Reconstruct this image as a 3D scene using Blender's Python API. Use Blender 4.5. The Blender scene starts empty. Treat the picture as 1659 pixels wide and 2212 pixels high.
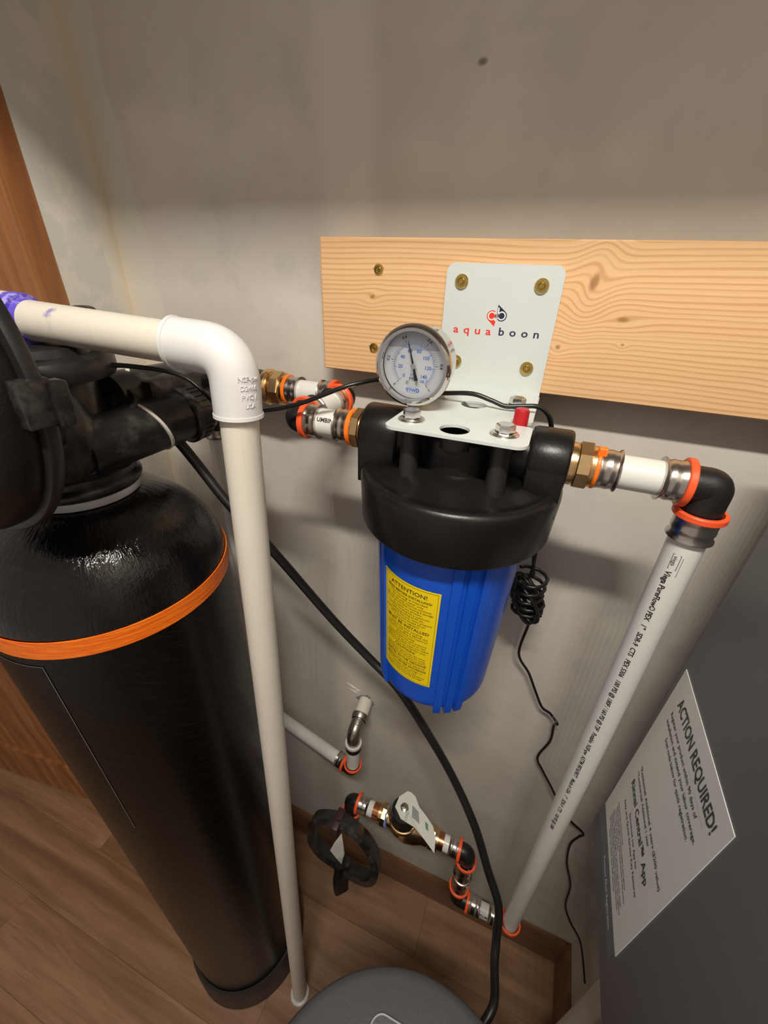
import bpy, bmesh, math, random
from mathutils import Vector, Matrix
random.seed(7)
S = bpy.context.scene
COL = S.collection
PI = math.pi

# ------------------------------------------------------------------ camera
cam_d = bpy.data.cameras.new('camera')
cam_d.sensor_fit = 'HORIZONTAL'; cam_d.sensor_width = 36.0
cam_d.lens = 890.06 * 36.0 / 1659.0
cam_d.clip_start = 0.01
cam = bpy.data.objects.new('camera', cam_d); COL.objects.link(cam)
# rows: image right, image down, viewing direction, in world axes
RR = Vector((0.929, 0.370, 0.032)); RD = Vector((0.213, -0.461, -0.862)); RF = Vector((-0.304, 0.807, -0.506))
RF.normalize(); RR = (RR - RF * RR.dot(RF)).normalized(); RD = RF.cross(RR)
m = Matrix((RR, -RD, -RF)).transposed().to_4x4()
m.translation = Vector((0.271, -0.522, 1.6014))
cam.matrix_world = m
S.camera = cam

# ------------------------------------------------------------------ world and exposure
W = bpy.data.worlds.new('world'); S.world = W; W.use_nodes = True
W.node_tree.nodes['Background'].inputs[0].default_value = (1.0, 0.88, 0.80, 1)
W.node_tree.nodes['Background'].inputs[1].default_value = 0.36
S.view_settings.view_transform = 'Standard'
S.view_settings.look = 'None'
S.view_settings.gamma = 1.0
S.view_settings.use_curve_mapping = False
S.view_settings.exposure = 0.0

LED_POWER = 1.70           # watts per diode of the LED batten on the ceiling outside the doorway
LED_X0, LED_X1, LED_N = 0.12, 0.50, 12
LED_Y, LED_Z = -0.800, 2.380

def leds(parent):
    for i in range(LED_N):
        d = bpy.data.lights.new('led', 'AREA'); d.shape = 'RECTANGLE'; d.size = 0.006; d.size_y = 0.050
        d.energy = LED_POWER; d.color = (1.0, 0.94, 0.83)
        o = bpy.data.objects.new('led', d); COL.objects.link(o)
        o.location = (LED_X0 + (LED_X1 - LED_X0) * i / (LED_N - 1), LED_Y, LED_Z)
        o.rotation_euler = (math.radians(30), 0, 0)
        o.parent = parent
        o.matrix_parent_inverse = Matrix.Translation(-parent.location)

# ------------------------------------------------------------------ material helpers
class X:
    """tiny expression wrapper: arithmetic on float sockets builds Math nodes"""
    def __init__(s, nt, so): s.nt, s.so = nt, so
    def op(s, o, *a):
        n = s.nt.nodes.new('ShaderNodeMath'); n.operation = o
        for i, v in enumerate((s,) + a):
            if isinstance(v, X): s.nt.links.new(v.so, n.inputs[i])
            else: n.inputs[i].default_value = v
        return X(s.nt, n.outputs[0])
    def __add__(s, b): return s.op('ADD', b)
    def __sub__(s, b): return s.op('SUBTRACT', b)
    def __mul__(s, b): return s.op('MULTIPLY', b)
    def sq(s): return s.op('MULTIPLY', s)
    def exp(s): return s.op('EXPONENT')
    def sin(s): return s.op('SINE')
    def abs(s): return s.op('ABSOLUTE')
    def step(s, a, b):
        n = s.nt.nodes.new('ShaderNodeMapRange'); n.interpolation_type = 'SMOOTHSTEP'
        s.nt.links.new(s.so, n.inputs[0]); n.inputs[1].default_value = a; n.inputs[2].default_value = b
        return X(s.nt, n.outputs[0])

class Mat:
    def __init__(s, name):
        s.m = bpy.data.materials.new(name); s.m.use_nodes = True
        s.nt = s.m.node_tree; s.b = s.nt.nodes['Principled BSDF']
    def pos(s, obj=False):
        if obj: n = s.nt.nodes.new('ShaderNodeTexCoord'); v = n.outputs['Object']
        else: n = s.nt.nodes.new('ShaderNodeNewGeometry'); v = n.outputs['Position']
        p = s.nt.nodes.new('ShaderNodeSeparateXYZ'); s.nt.links.new(v, p.inputs[0])
        return v, X(s.nt, p.outputs[0]), X(s.nt, p.outputs[1]), X(s.nt, p.outputs[2])
    def vec(s, x, y, z):
        n = s.nt.nodes.new('ShaderNodeCombineXYZ')
        for i, v in enumerate((x, y, z)):
            if isinstance(v, X): s.nt.links.new(v.so, n.inputs[i])
            else: n.inputs[i].default_value = v
        return n.outputs[0]
    def noise(s, v, scale=1, detail=3, rough=.5):
        n = s.nt.nodes.new('ShaderNodeTexNoise'); s.nt.links.new(v, n.inputs['Vector'])
        n.inputs['Scale'].default_value = scale; n.inputs['Detail'].default_value = detail
        n.inputs['Roughness'].default_value = rough
        return X(s.nt, n.outputs[0])
    def mix(s, f, a, b):
        n = s.nt.nodes.new('ShaderNodeMix'); n.data_type = 'RGBA'
        if isinstance(f, X): s.nt.links.new(f.so, n.inputs[0])
        else: n.inputs[0].default_value = f
        for i, v in ((6, a), (7, b)):
            if isinstance(v, tuple): n.inputs[i].default_value = (*v, 1)
            else: s.nt.links.new(v, n.inputs[i])
        return n.outputs[2]
    def set(s, col=None, rough=None, metal=None, spec=None, coat=None, trans=None, ior=None, sheen=None):
        def st(k, v):
            if v is None: return
            if isinstance(v, X): s.nt.links.new(v.so, s.b.inputs[k])
            elif isinstance(v, tuple): s.b.inputs[k].default_value = (*v, 1)
            elif isinstance(v, (int, float)): s.b.inputs[k].default_value = v
            else: s.nt.links.new(v, s.b.inputs[k])
        st('Base Color', col); st('Roughness', rough); st('Metallic', metal); st('Specular IOR Level', spec)
        st('Coat Weight', coat); st('Transmission Weight', trans); st('IOR', ior)
        return s
    def bump(s, h, strength=.3, dist=.002):
        n = s.nt.nodes.new('ShaderNodeBump'); n.inputs['Strength'].default_value = strength
        n.inputs['Distance'].default_value = dist
        s.nt.links.new(h.so, n.inputs['Height']); s.nt.links.new(n.outputs[0], s.b.inputs['Normal'])
        return s

def plain(name, col, rough=.5, metal=0., spec=.5, grain=0., gscale=300, var=.12, coat=None):
    """one colour with a slight procedural mottling"""
    k = Mat(name); v, x, y, z = k.pos(True)
    n = k.noise(v, 35, 3)
    a = tuple(c * (1 - var) for c in col); b = tuple(min(1, c * (1 + var)) for c in col)
    k.set(k.mix(n, a, b), rough, metal, spec, coat)
    if grain: k.bump(k.noise(v, gscale, 2), grain, .001)
    return k.m

MT = {}
def build_materials():
    # drywall with joint compound
    k = Mat('drywall'); v, x, y, z = k.pos()
    big = k.noise(v, 4.5, 4, .55); mid = k.noise(v, 16, 4, .6); fine = k.noise(v, 500, 2)
    c = k.mix(big.step(.35, .65), (.575, .53, .475), (.635, .595, .54))
    c = k.mix(mid.step(.5, .72) * .6, c, (.52, .49, .45))
    seam = ((x - .012) + (big - .5) * .05).abs().step(.045, .015)
    c = k.mix(seam * .75, c, (.70, .66, .59))
    sand = ((z - 1.70) + (mid - .5) * .10 + (x - .1) * .1).abs().step(.05, .0) * big.step(.35, .6)
    c = k.mix(sand * .55, c, (.72, .68, .59))
    corner = ((x + .292) + (mid - .5) * .035 + (z - 1.5) * .06).step(.004, -.004)
    c = k.mix(corner * .7, c, (.65, .62, .54))
    tape = (x + .340 + (mid - .5) * .01).step(.006, -.006)
    c = k.mix(tape * .35, c, (.70, .58, .43))
    # scuffs
    sc = (((x - .154) * 160).sq() + ((z - 1.767) * 260).sq()).op('MULTIPLY', -1.).exp()
    sc = sc + (((x + .013) * 200).sq() + ((z - 1.692) * 130).sq()).op('MULTIPLY', -1.).exp() * .5
    c = k.mix((sc * mid * 1.6).step(.3, .9), c, (.25, .20, .18))
    k.set(c, .85, 0, .25).bump(fine * .4 + mid * .6, .25, .0015)
    MT['drywall'] = k.m
    k = Mat('drywall_patched'); v, x, y, z = k.pos()
    mid = k.noise(v, 12, 4, .6); fine = k.noise(v, 500, 2)
    c = k.mix(mid.step(.45, .55), (.56, .55, .505), (.65, .605, .54))
    strip = ((y + .022) + (mid - .5) * .03).step(-.008, .008)
    c = k.mix(strip * .8, c, (.67, .61, .52))
    c = k.mix((y + .007).step(-.004, .004) * .5, c, (.70, .56, .37))
    k.set(c, .85, 0, .25).bump(fine * .4 + mid, .3, .0015)
    MT['drywall_patched'] = k.m

    # pine board: grain along x, bent round the knots
    k = Mat('pine'); v, x, y, z = k.pos()
    knots = [(.291, 1.598, .018, .032, .55), (.324, 1.568, .022, .010, .0), (.272, 1.539, .010, .009, 0.), (.065, 1.575, .013, .009, .2), (.500, 1.545, .03, .02, .2), (.330, 1.546, .006, .005, 0)]
    zz = z + (k.noise(k.vec(x * 5, y * 5, z * 10), 1, 2) - .5) * .011
    dark = None
    for kx, kz, sx, sz, sl in knots:
        dx = x - kx; dz = (z - kz) - dx * sl
        d2 = (dx * (1 / sx)).sq() + (dz * (1 / sz)).sq()
        g = (d2 * -1.).exp()
        zz = zz - dz * g * .85 + g * .003
        core = (d2 * -14.).exp()
        dark = core if dark is None else dark + core
    rings = ((zz * 1250.) + k.noise(k.vec(x * 3, 0., zz * 60), 1, 2) * 8.).sin() * .5 + .5
    streak = k.noise(k.vec(x * 6, y * 60, zz * 300), 1, 3)
    c = k.mix(rings.step(.50, 1.0) * .60, (.75, .465, .245), (.52, .275, .11))
    c = k.mix(streak.step(.45, .75) * .35, c, (.80, .56, .34))
    c = k.mix(dark.step(.15, .9) * .85, c, (.34, .16, .06))
    k.set(c, .62, 0, .3).bump(rings * .5 + streak * .5, .15, .0008)
    MT['pine'] = k.m
    k = Mat('pine_end'); v, x, y, z = k.pos()
    r = ((((y + .12).sq() + (z - 1.45).sq()).op('SQRT')) * 1900.).sin() * .5 + .5
    k.set(k.mix(r, (.62, .40, .22), (.48, .29, .14)), .7); MT['pine_end'] = k.m

    # brown wood (door), floor planks, skirting
    def wood(name, a, b, axis, sc, rough, seed=False, spec=.4):
        k = Mat(name); v, x, y, z = k.pos()
        cs = [x, y, z]
        if seed:
            oi = k.nt.nodes.new('ShaderNodeObjectInfo'); rnd = X(k.nt, oi.outputs['Random'])
            cs[0] = cs[0] + rnd * 7.; cs[1] = cs[1] + rnd * 3.
        w = k.noise(k.vec(*[cc * (2.0 if i == axis else 9.) for i, cc in enumerate(cs)]), 1, 2)
        s_ = k.noise(k.vec(*[(cc + (w - .5) * .10) * (sc * .045 if i == axis else sc) for i, cc in enumerate(cs)]), 1, 4, .6)
        f = k.noise(k.vec(*[cc * (8. if i == axis else 260.) for i, cc in enumerate(cs)]), 1, 2)
        c = k.mix(s_.step(.30, .70), a, b)
        c = k.mix(f.step(.5, .8) * .35, c, tuple(t * .6 for t in a))
        if seed: c = k.mix(rnd * .22, c, tuple(t * .7 for t in a))
        k.set(c, rough, 0, spec).bump(s_ * .5 + f * .5, .12, .0008)
        return k.m
    MT['door_wood'] = wood('door_wood', (.23, .085, .028), (.42, .175, .062), 2, 30, .5)
    MT['floor'] = wood('floor_laminate', (.23, .115, .056), (.42, .245, .138), 0, 22, .42, True)
    MT['skirting'] = wood('skirting_wood', (.17, .078, .040), (.25, .125, .068), 0, 30, .45)

    MT['subfloor'] = plain('subfloor', (.12, .07, .04), .9)
    MT['ceiling'] = plain('ceiling_paint', (.5, .46, .41), .9)
    MT['white_metal'] = plain('white_powder_coat', (.60, .64, .635), .30, 0, .5, .05, 500, .03)
    MT['black'] = plain('black_plastic', (.013, .012, .012), .38, 0, .5, .05, 250, .3)
    MT['black_tex'] = plain('black_textured_plastic', (.008, .0073, .0070), .33, 0, .34, .10, 420, .3)
    MT['black_cover'] = plain('black_cover_plastic', (.006, .0055, .0055), .36, 0, .35, .25, 600, .3)
    k = Mat('black_dusty_plastic'); v, x, y, z = k.pos()
    n = k.noise(v, 45, 5, .65)
    k.set(k.mix(n.step(.45, .8), (.010, .0095, .0095), (.062, .056, .052)), n * .28 + .20, 0, .5).bump(k.noise(v, 300, 2), .1, .001)
    MT['black_dusty'] = k.m
    MT['elbow_black'] = plain('black_polymer', (.011, .010, .010), .42, 0, .45, .12, 400, .3)
    MT['blue'] = plain('blue_plastic', (.004, .085, .58), .30, 0, .5, .05, 200, .08)
    MT['yellow'] = plain('yellow_label', (.90, .66, .004), .42, 0, .4, 0, 1, .03)
    MT['ink'] = plain('black_ink', (.015, .013, .012), .6)
    MT['ink_brown'] = plain('label_ink', (.05, .032, .004), .6)
    MT['ink_grey'] = plain('grey_ink', (.055, .055, .06), .6)
    MT['ink_blue'] = plain('blue_ink', (.035, .20, .62), .6)
    MT['ink_white'] = plain('white_ink', (.8, .8, .78), .5)
    MT['ink_red'] = plain('red_ink', (.72, .035, .015), .5)
    MT['ink_navy'] = plain('navy_ink', (.010, .014, .055), .5)
    MT['orange'] = plain('orange_polymer', (.90, .105, .028), .38, 0, .5, 0, 1, .05)
    MT['orange_bright'] = plain('bright_orange_polymer', (.95, .18, .008), .38, 0, .5, 0, 1, .05)
    MT['pex'] = plain('white_pex', (.70, .70, .665), .30, 0, .5, 0, 1, .03)
    k = Mat('aged_pvc'); v, x, y, z = k.pos()
    n = k.noise(v, 14, 4, .6); f = k.noise(k.vec(x * 90, y * 90, z * 6), 1, 3)
    c = k.mix(n, (.68, .62, .53), (.75, .70, .62))
    c = k.mix(f.step(.62, .85) * .35, c, (.48, .42, .35))
    sm = ((((x + .128) * 130).sq() + ((z - 1.562) * 190).sq()) * -1.).exp() * k.noise(v, 160, 3)
    c = k.mix(sm.step(.25, .5) * .8, c, (.22, .17, .50))
    k.set(c, .42, 0, .4); MT['pvc'] = k.m
    MT['pvc_white'] = plain('white_pvc', (.70, .695, .705), .30, 0, .5, 0, 1, .02)
    k = Mat('primer_stained_pvc'); v, x, y, z = k.pos()
    n = k.noise(v, 120, 4, .7)
    k.set(k.mix(n.step(.50, .62), (.13, .085, .62), (.38, .33, .80)), .35); MT['purple'] = k.m
    k = Mat('press_steel'); v, x, y, z = k.pos(True)
    n = k.noise(v, 60, 3)
    k.set(k.mix(n, (.50, .46, .42), (.66, .62, .57)), .24, 1.); MT['steel'] = k.m
    MT['chrome'] = plain('chrome', (.66, .65, .63), .08, 1., .5, 0, 1, .02)
    MT['zinc'] = plain('zinc_plated', (.72, .71, .68), .20, 1., .5, .1, 300, .1)
    MT['brass'] = plain('brass', (.80, .56, .28), .24, 1., .5, .08, 300, .12)
    MT['gold_zinc'] = plain('gold_zinc', (.66, .50, .17), .26, 1., .5, .1, 300, .15)
    MT['copper'] = plain('copper', (.55, .22, .10), .28, 1., .5, 0, 1, .15)
    MT['tinned'] = plain('tinned_copper', (.42, .38, .34), .35, 1., .5, .5, 200, .4)
    MT['blue_tape'] = plain('blue_tape', (.20, .30, .72), .5)
    MT['red'] = plain('red_plastic', (.42, .012, .018), .28, 0, .5, 0, 1, .06)
    MT['dial'] = plain('dial_white', (.78, .80, .85), .35, 0, .3, 0, 1, .01)
    MT['dial_air'] = plain('dial_above_fluid', (.44, .46, .52), .35, 0, .3, 0, 1, .03)
    MT['grey_label'] = plain('grey_sticker', (.80, .81, .78), .38, 0, .4, 0, 1, .03)
    MT['grey_strip'] = plain('dark_sticker_strip', (.13, .145, .17), .4)
    k = Mat('heater_paint'); v, x, y, z = k.pos()
    n = k.noise(v, 300, 2); d = k.noise(v, 30, 4, .7)
    k.set(k.mix(d.step(.66, .80) * .35, (.165, .165, .178), (.30, .28, .26)), .45, .25, .5).bump(n, .2, .0008)
    MT['heater'] = k.m
    MT['lid'] = plain('grey_brine_lid', (.085, .085, .092), .5, 0, .4, .35, 260, .08)
    MT['brine'] = plain('dark_brine_tank', (.03, .03, .032), .5)
    MT['tag'] = plain('paper_tag', (.62, .62, .57), .6, 0, .3, 0, 1, .05)
    MT['tag_grey'] = plain('printed_grey', (.24, .27, .25), .6)
    MT['tag_green'] = plain('printed_green', (.12, .24, .16), .6)
    MT['maroon'] = plain('maroon_clip', (.035, .012, .013), .5)
    MT['cord'] = plain('black_cord', (.008, .008, .008), .30, 0, .5, 0, 1, .2)
    MT['tube'] = plain('black_tubing', (.010, .010, .010), .42, 0, .5, 0, 1, .2)
    MT['boot'] = plain('dark_rubber_boot', (.045, .036, .032), .5, 0, .4, .1, 200, .15)
    MT['zip'] = plain('pale_zip_tie', (.55, .52, .46), .4)
    MT['seal'] = plain('grey_seal', (.40, .40, .42), .45)
    MT['seam'] = plain('pale_label_edge', (.20, .19, .18), .5)
    k = Mat('glass'); v, x, y, z = k.pos()
    k.set(k.mix(k.noise(v, 20), (1., 1., 1.), (.98, .99, 1.)), .02, 0, .5, None, 1., 1.18); MT['glass'] = k.m
    # filament-wound tank: glossy black with streaky winding relief
    k = Mat('tank_dome'); v, x, y, z = k.pos()
    a = (y + .27).op('ARCTAN2', x + .169)
    w1 = k.noise(k.vec(a * 5. + z * 34., z * 60. - a * 6., 0.), 1, 4, .7)
    w2 = k.noise(k.vec(a * 34. - z * 40., z * 30. + a * 14., 3.), 1, 3, .7)
    k.set(k.mix(w1.step(.5, .8), (.004, .0036, .0036), (.010, .009, .008)), w1.step(.4, .8) * .12 + .07, 0, .5).bump(w1 * .8 + w2 * .4, .50, .0024)
    MT['tank_dome'] = k.m
    k = Mat('tank_wall'); v, x, y, z = k.pos()
    a = (y + .27).op('ARCTAN2', x + .169)
    w1 = k.noise(k.vec(a * 4., z * 240. + a * 22., 0.), 1, 3, .7)
    w2 = k.noise(k.vec(a * 3., z * 160. - a * 30., 5.), 1, 3, .7)
    k.set(k.mix(w1.step(.5, .8), (.0035, .003, .0028), (.012, .0095, .0075)), w1 * .15 + .20, 0, .28).bump(w1 + w2, .28, .0010)
    MT['tank_wall'] = k.m
    k = Mat('orange_tape'); v, x, y, z = k.pos()
    a = (y + .27).op('ARCTAN2', x + .169)
    n = k.noise(k.vec(a * 3., z * 420. + a * 3., 0.), 1, 3, .7)
    k.set(k.mix(n.step(.35, .72), (.80, .115, .004), (1., .27, .014)), .40).bump(n, .4, .001)
    MT['orange_tape'] = k.m
    k = Mat('led_lens'); k.set((.9, .85, .75), .4); MT['housing'] = plain('aluminium_housing', (.5, .5, .5), .5)
build_materials()

# ------------------------------------------------------------------ mesh helpers
class MB:
    def __init__(s): s.v = []; s.f = []
    def add(s, V, F):
        o = len(s.v); s.v += [tuple(p) for p in V]; s.f += [tuple(i + o for i in q) for q in F]
        return s
    def box(s, lo, hi, bev=0., seg=2):
        bm = bmesh.new(); bmesh.ops.create_cube(bm, size=1)
        for q in bm.verts: q.co = Vector([lo[i] + (hi[i] - lo[i]) * (q.co[i] + .5) for i in range(3)])
        if bev: bmesh.ops.bevel(bm, geom=bm.edges[:], offset=bev, segments=seg, affect='EDGES', profile=.5)
        return s.bm(bm)
    def bm(s, bm, M=None):
        bm.verts.index_update()
        V = [(M @ q.co) if M else q.co.copy() for q in bm.verts]
        F = [[l.vert.index for l in f.loops] for f in bm.faces]
        bm.free(); return s.add(V, F)
    def lathe(s, prof, org, ax=(0, 0, 1), n=40, a0=0., a1=2 * PI):
        """prof = [(t along axis, radius)...]; r=0 ends are closed with a fan"""
        M = frame(ax); o = Vector(org); full = abs(a1 - a0 - 2 * PI) < 1e-6
        cols = n if full else n + 1; V = []; F = []; rows = []
        for t, r in prof:
            if r <= 1e-7: rows.append([len(V)] * cols); V.append(o + M @ Vector((0, 0, t)))
            else:
                row = []
                for i in range(cols):
                    a = a0 + (a1 - a0) * i / n
                    row.append(len(V)); V.append(o + M @ Vector((r * math.cos(a), r * math.sin(a), t)))
                rows.append(row)
        for A, B in zip(rows, rows[1:]):
            for i in range(n):
                j = (i + 1) % cols
                q = [A[i], A[j], B[j], B[i]]; u = []
                for w in q:
                    if w not in u: u.append(w)
                if len(u) > 2: F.append(u)
        return s.add(V, F)
    def sweep(s, pts, r, n=14, caps=True, flat=None, closed=False):
        """tube along points; r may be a list; flat=(a,b) gives an elliptical/ribbon section"""
        P = [Vector(p) for p in pts]; k = len(P); V = []; F = []
        T = []
        for i in range(k):
            a = P[(i - 1) % k] if (closed or i > 0) else P[0]; b = P[(i + 1) % k] if (closed or i < k - 1) else P[-1]
            T.append((b - a).normalized())
        u = T[0].orthogonal().normalized() if flat is None or len(flat) < 3 else Vector(flat[2])
        for i in range(k):
            u = (u - T[i] * u.dot(T[i])).normalized(); w = T[i].cross(u)
            rr = r[i] if isinstance(r, (list, tuple)) else r
            for j in range(n):
                a = 2 * PI * j / n; ca, sa = math.cos(a), math.sin(a)
                if flat:
                    ca = math.copysign(abs(ca) ** .45, ca) * flat[0]; sa = math.copysign(abs(sa) ** .45, sa) * flat[1]
                    V.append(P[i] + u * ca + w * sa)
                else: V.append(P[i] + (u * ca + w * sa) * rr)
        for i in range(k if closed else k - 1):
            for j in range(n):
                i2 = (i + 1) % k; j2 = (j + 1) % n
                F.append((i * n + j, i * n + j2, i2 * n + j2, i2 * n + j))
        if caps and not closed:
            F.append(tuple(range(n - 1, -1, -1))); F.append(tuple((k - 1) * n + j for j in range(n)))
        return s.add(V, F)
    def prism(s, poly, mapf, d0, d1):
        """extrude a 2-D outline; mapf(u, v, d) -> point"""
        n = len(poly); V = [mapf(u, w, d0) for u, w in poly] + [mapf(u, w, d1) for u, w in poly]
        F = [tuple(range(n - 1, -1, -1)), tuple(range(n, 2 * n))]
        F += [(i, (i + 1) % n, (i + 1) % n + n, i + n) for i in range(n)]
        return s.add(V, F)
    def build(s, name, mat, parent=None, smooth=35, recalc=True):
        me = bpy.data.meshes.new(name)
        V = [Vector(p) for p in s.v]
        lo = Vector([min(p[i] for p in V) for i in range(3)]); hi = Vector([max(p[i] for p in V) for i in range(3)])
        c = (lo + hi) / 2
        me.from_pydata([p - c for p in V], [], s.f); me.update()
        if recalc:
            bm = bmesh.new(); bm.from_mesh(me); bmesh.ops.recalc_face_normals(bm, faces=bm.faces[:]); bm.to_mesh(me); bm.free()
        if smooth:
            me.polygons.foreach_set('use_smooth', [True] * len(me.polygons)); me.set_sharp_from_angle(angle=math.radians(smooth))
        me.materials.append(MT[mat] if isinstance(mat, str) else mat)
        o = bpy.data.objects.new(name, me); COL.objects.link(o); o.location = c
        if parent:
            base = parent; off = Vector((0, 0, 0))
            while base: off += base.location; base = base.parent
            o.parent = parent; o.location = c - off
        return o

def frame(ax):
    z = Vector(ax).normalized()
    x = Vector((0, 0, 1)).cross(z)
    if x.length < 1e-4: x = Vector((1, 0, 0))
    x.normalize(); y = z.cross(x)
    return Matrix((x, y, z)).transposed()
def spline(pts, sub=8, closed=False):
    P = [Vector(p) for p in pts]; n = len(P); out = []
    rng = range(n) if closed else range(n - 1)
    for i in rng:
        g = lambda k: P[k % n] if closed else P[max(0, min(n - 1, k))]
        a, b, c, d = g(i - 1), g(i), g(i + 1), g(i + 2)
        for j in range(sub):
            t = j / sub
            out.append(.5 * ((2 * b) + (c - a) * t + (2 * a - 5 * b + 4 * c - d) * t * t + (3 * b - a - 3 * c + d) * t ** 3))
    if not closed: out.append(P[-1])
    return out
def bend(a, corner, b, r, n=8):
    """points a -> rounded corner -> b"""
    a, k, b = Vector(a), Vector(corner), Vector(b)
    d1 = (a - k).normalized(); d2 = (b - k).normalized()
    th = d1.angle(d2); t = r / math.tan(th / 2)
    p = k + d1 * t; q = k + d2 * t; out = [a]
    for i in range(n + 1):
        s_ = i / n; w = (1 - s_) ** 2, 2 * s_ * (1 - s_), s_ * s_
        out.append(p * w[0] + k * w[1] + q * w[2])
    out.append(b); return out
def tag(o, label, cat, group=None):
    o['label'] = label; o['category'] = cat
    if group: o['group'] = group
    return o
def thing(name, loc, label, cat, group=None):
    o = bpy.data.objects.new(name, None); o.empty_display_size = .02; COL.objects.link(o); o.location = Vector(loc)
    return tag(o, label, cat, group)
def struct(o): o['kind'] = 'structure'; return o
def rrect(x0, x1, y0, y1, r, n=5, corners=(1, 1, 1, 1)):
    """rounded rectangle outline; corners = lower-left, lower-right, upper-right, upper-left"""
    out = []
    for (cx, cy, a, on) in ((x0, y0, PI, corners[0]), (x1, y0, 1.5 * PI, corners[1]), (x1, y1, 0, corners[2]), (x0, y1, .5 * PI, corners[3])):
        if not on: out.append((cx, cy)); continue
        sx = cx + (r if cx == x0 else -r); sy = cy + (r if cy == y0 else -r)
        for i in range(n + 1):
            t = a + .5 * PI * i / n; out.append((sx + r * math.cos(t), sy + r * math.sin(t)))
    return out

# text as flat mesh data
def text_data(txt, size, align='LEFT', extrude=0., space=1., bold=0.):
    cu = bpy.data.curves.new('t', 'FONT'); cu.body = txt; cu.size = size; cu.align_x = align; cu.resolution_u = 2
    cu.space_character = space; cu.extrude = extrude; cu.offset = bold
    o = bpy.data.objects.new('t', cu); COL.objects.link(o)
    me = bpy.data.meshes.new_from_object(o)
    V = [v.co.copy() for v in me.vertices]; F = [tuple(p.vertices) for p in me.polygons]
    bpy.data.objects.remove(o); bpy.data.curves.remove(cu); bpy.data.meshes.remove(me)
    return V, F
def put_text(mb, txt, size, mapf, align='LEFT', space=1., bold=0., width=None):
    V, F = text_data(txt, size, align, 0., space, bold)
    if not V: return mb
    if width:
        w = max(p.x for p in V) - min(p.x for p in V); k = width / w
        for p in V: p.x *= k
    return mb.add([mapf(p.x, p.y) for p in V], F)

# ================================================================== THE PLACE
RW = .632            # right wall
# floor
floor = struct(MB().box((-2.3, -1.6, -.03), (RW, .0, -.004)).build('floor', 'subfloor', smooth=0))
pw = .148; base_meshes = {}
for r in range(11):
    y1 = -r * pw; y0 = y1 - pw + .0003
    off = (0.26, -.35, .07, -.62, .41)[r % 5]
    xs = [-2.3]; xx = -2.3 + 1.2 * (((r * .37) % 1.) + .12)
    if r == 1: xx = -.73
    while xx < RW - .15: xs.append(xx); xx += 1.21
    xs.append(RW)
    for a, b in zip(xs, xs[1:]):
        MB().box((a + .0002, y0, -.004), (b - .0002, y1, .0), .0003, 1).build('plank', 'floor', floor, 0)
# walls
struct(MB().box((-2.3, 0, 0), (RW + .1, .1, 2.4)).build('wall_back', 'drywall', smooth=0))
struct(MB().box((-.47, -.096, 0), (-.358, 0, 2.4)).build('wall_left', 'drywall_patched', smooth=0))
struct(MB().box((RW, -1.6, 0), (RW + .1, 0, 2.4)).build('wall_right', 'drywall', smooth=0))
struct(MB().box((-2.3, -.49, 2.4), (RW + .1, .1, 2.45)).build('ceiling', 'ceiling', smooth=0))
struct(MB().box((-2.3, -.54, 2.128), (RW + .1, -.49, 2.45)).build('wall_front', 'drywall', smooth=0))
# skirting
def skirting(name, a, b, nrm):
    a, b, nrm = Vector(a), Vector(b), Vector(nrm)
    prof = [(0, 0), (.013, 0), (.013, .112), (.0115, .118), (.006, .128), (0, .128)]
    V = [a + nrm * d + Vector((0, 0, z)) for d, z in prof] + [b + nrm * d + Vector((0, 0, z)) for d, z in prof]
    n = len(prof); F = [tuple(range(n)), tuple(range(2 * n - 1, n - 1, -1))] + [(i, (i + 1) % n, (i + 1) % n + n, i + n) for i in range(n)]
    return struct(MB().add(V, F).build(name, 'skirting', smooth=20))
skirting('baseboard_back', (-.358, 0, 0), (RW - .013, 0, 0), (0, -1, 0))
skirting('baseboard_right', (RW, 0, 0), (RW, -1.5, 0), (-1, 0, 0))
# wooden door leaf standing at the end of the short left wall
dA = Vector((-.3585, -.0965, 0)); dd = Vector((-.94, -.12, 0)).normalized(); dn = Vector((-dd.y, dd.x, 0))
if dn.y > 0: dn = -dn
def dmap(u, z, d): return dA + dd * u + dn * d + Vector((0, 0, z))
door = struct(MB().prism([(0, .010), (1.9, .010), (1.9, 2.39), (0, 2.39)], dmap, 0, .036).build('door_1', 'door_wood', smooth=0))
MB().prism([(0.01, .010), (1.9, .010), (1.9, .20), (0.01, .20)], dmap, .036, .046).build('door_rail', 'door_wood', door, 0)

# ------------------------------------------------------------------ LED bar over the doorway (lights the closet)
lb = thing('led_bar_light', (.24, -.80, 2.45), 'slim LED batten light fixed to the ceiling outside the doorway', 'lamp')
h = MB().box((LED_X0 - .06, -.840, 2.387), (LED_X1 + .06, -.760, 2.45), .004, 2)
h.build('housing', 'housing', lb, 0)
leds(lb)

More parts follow.
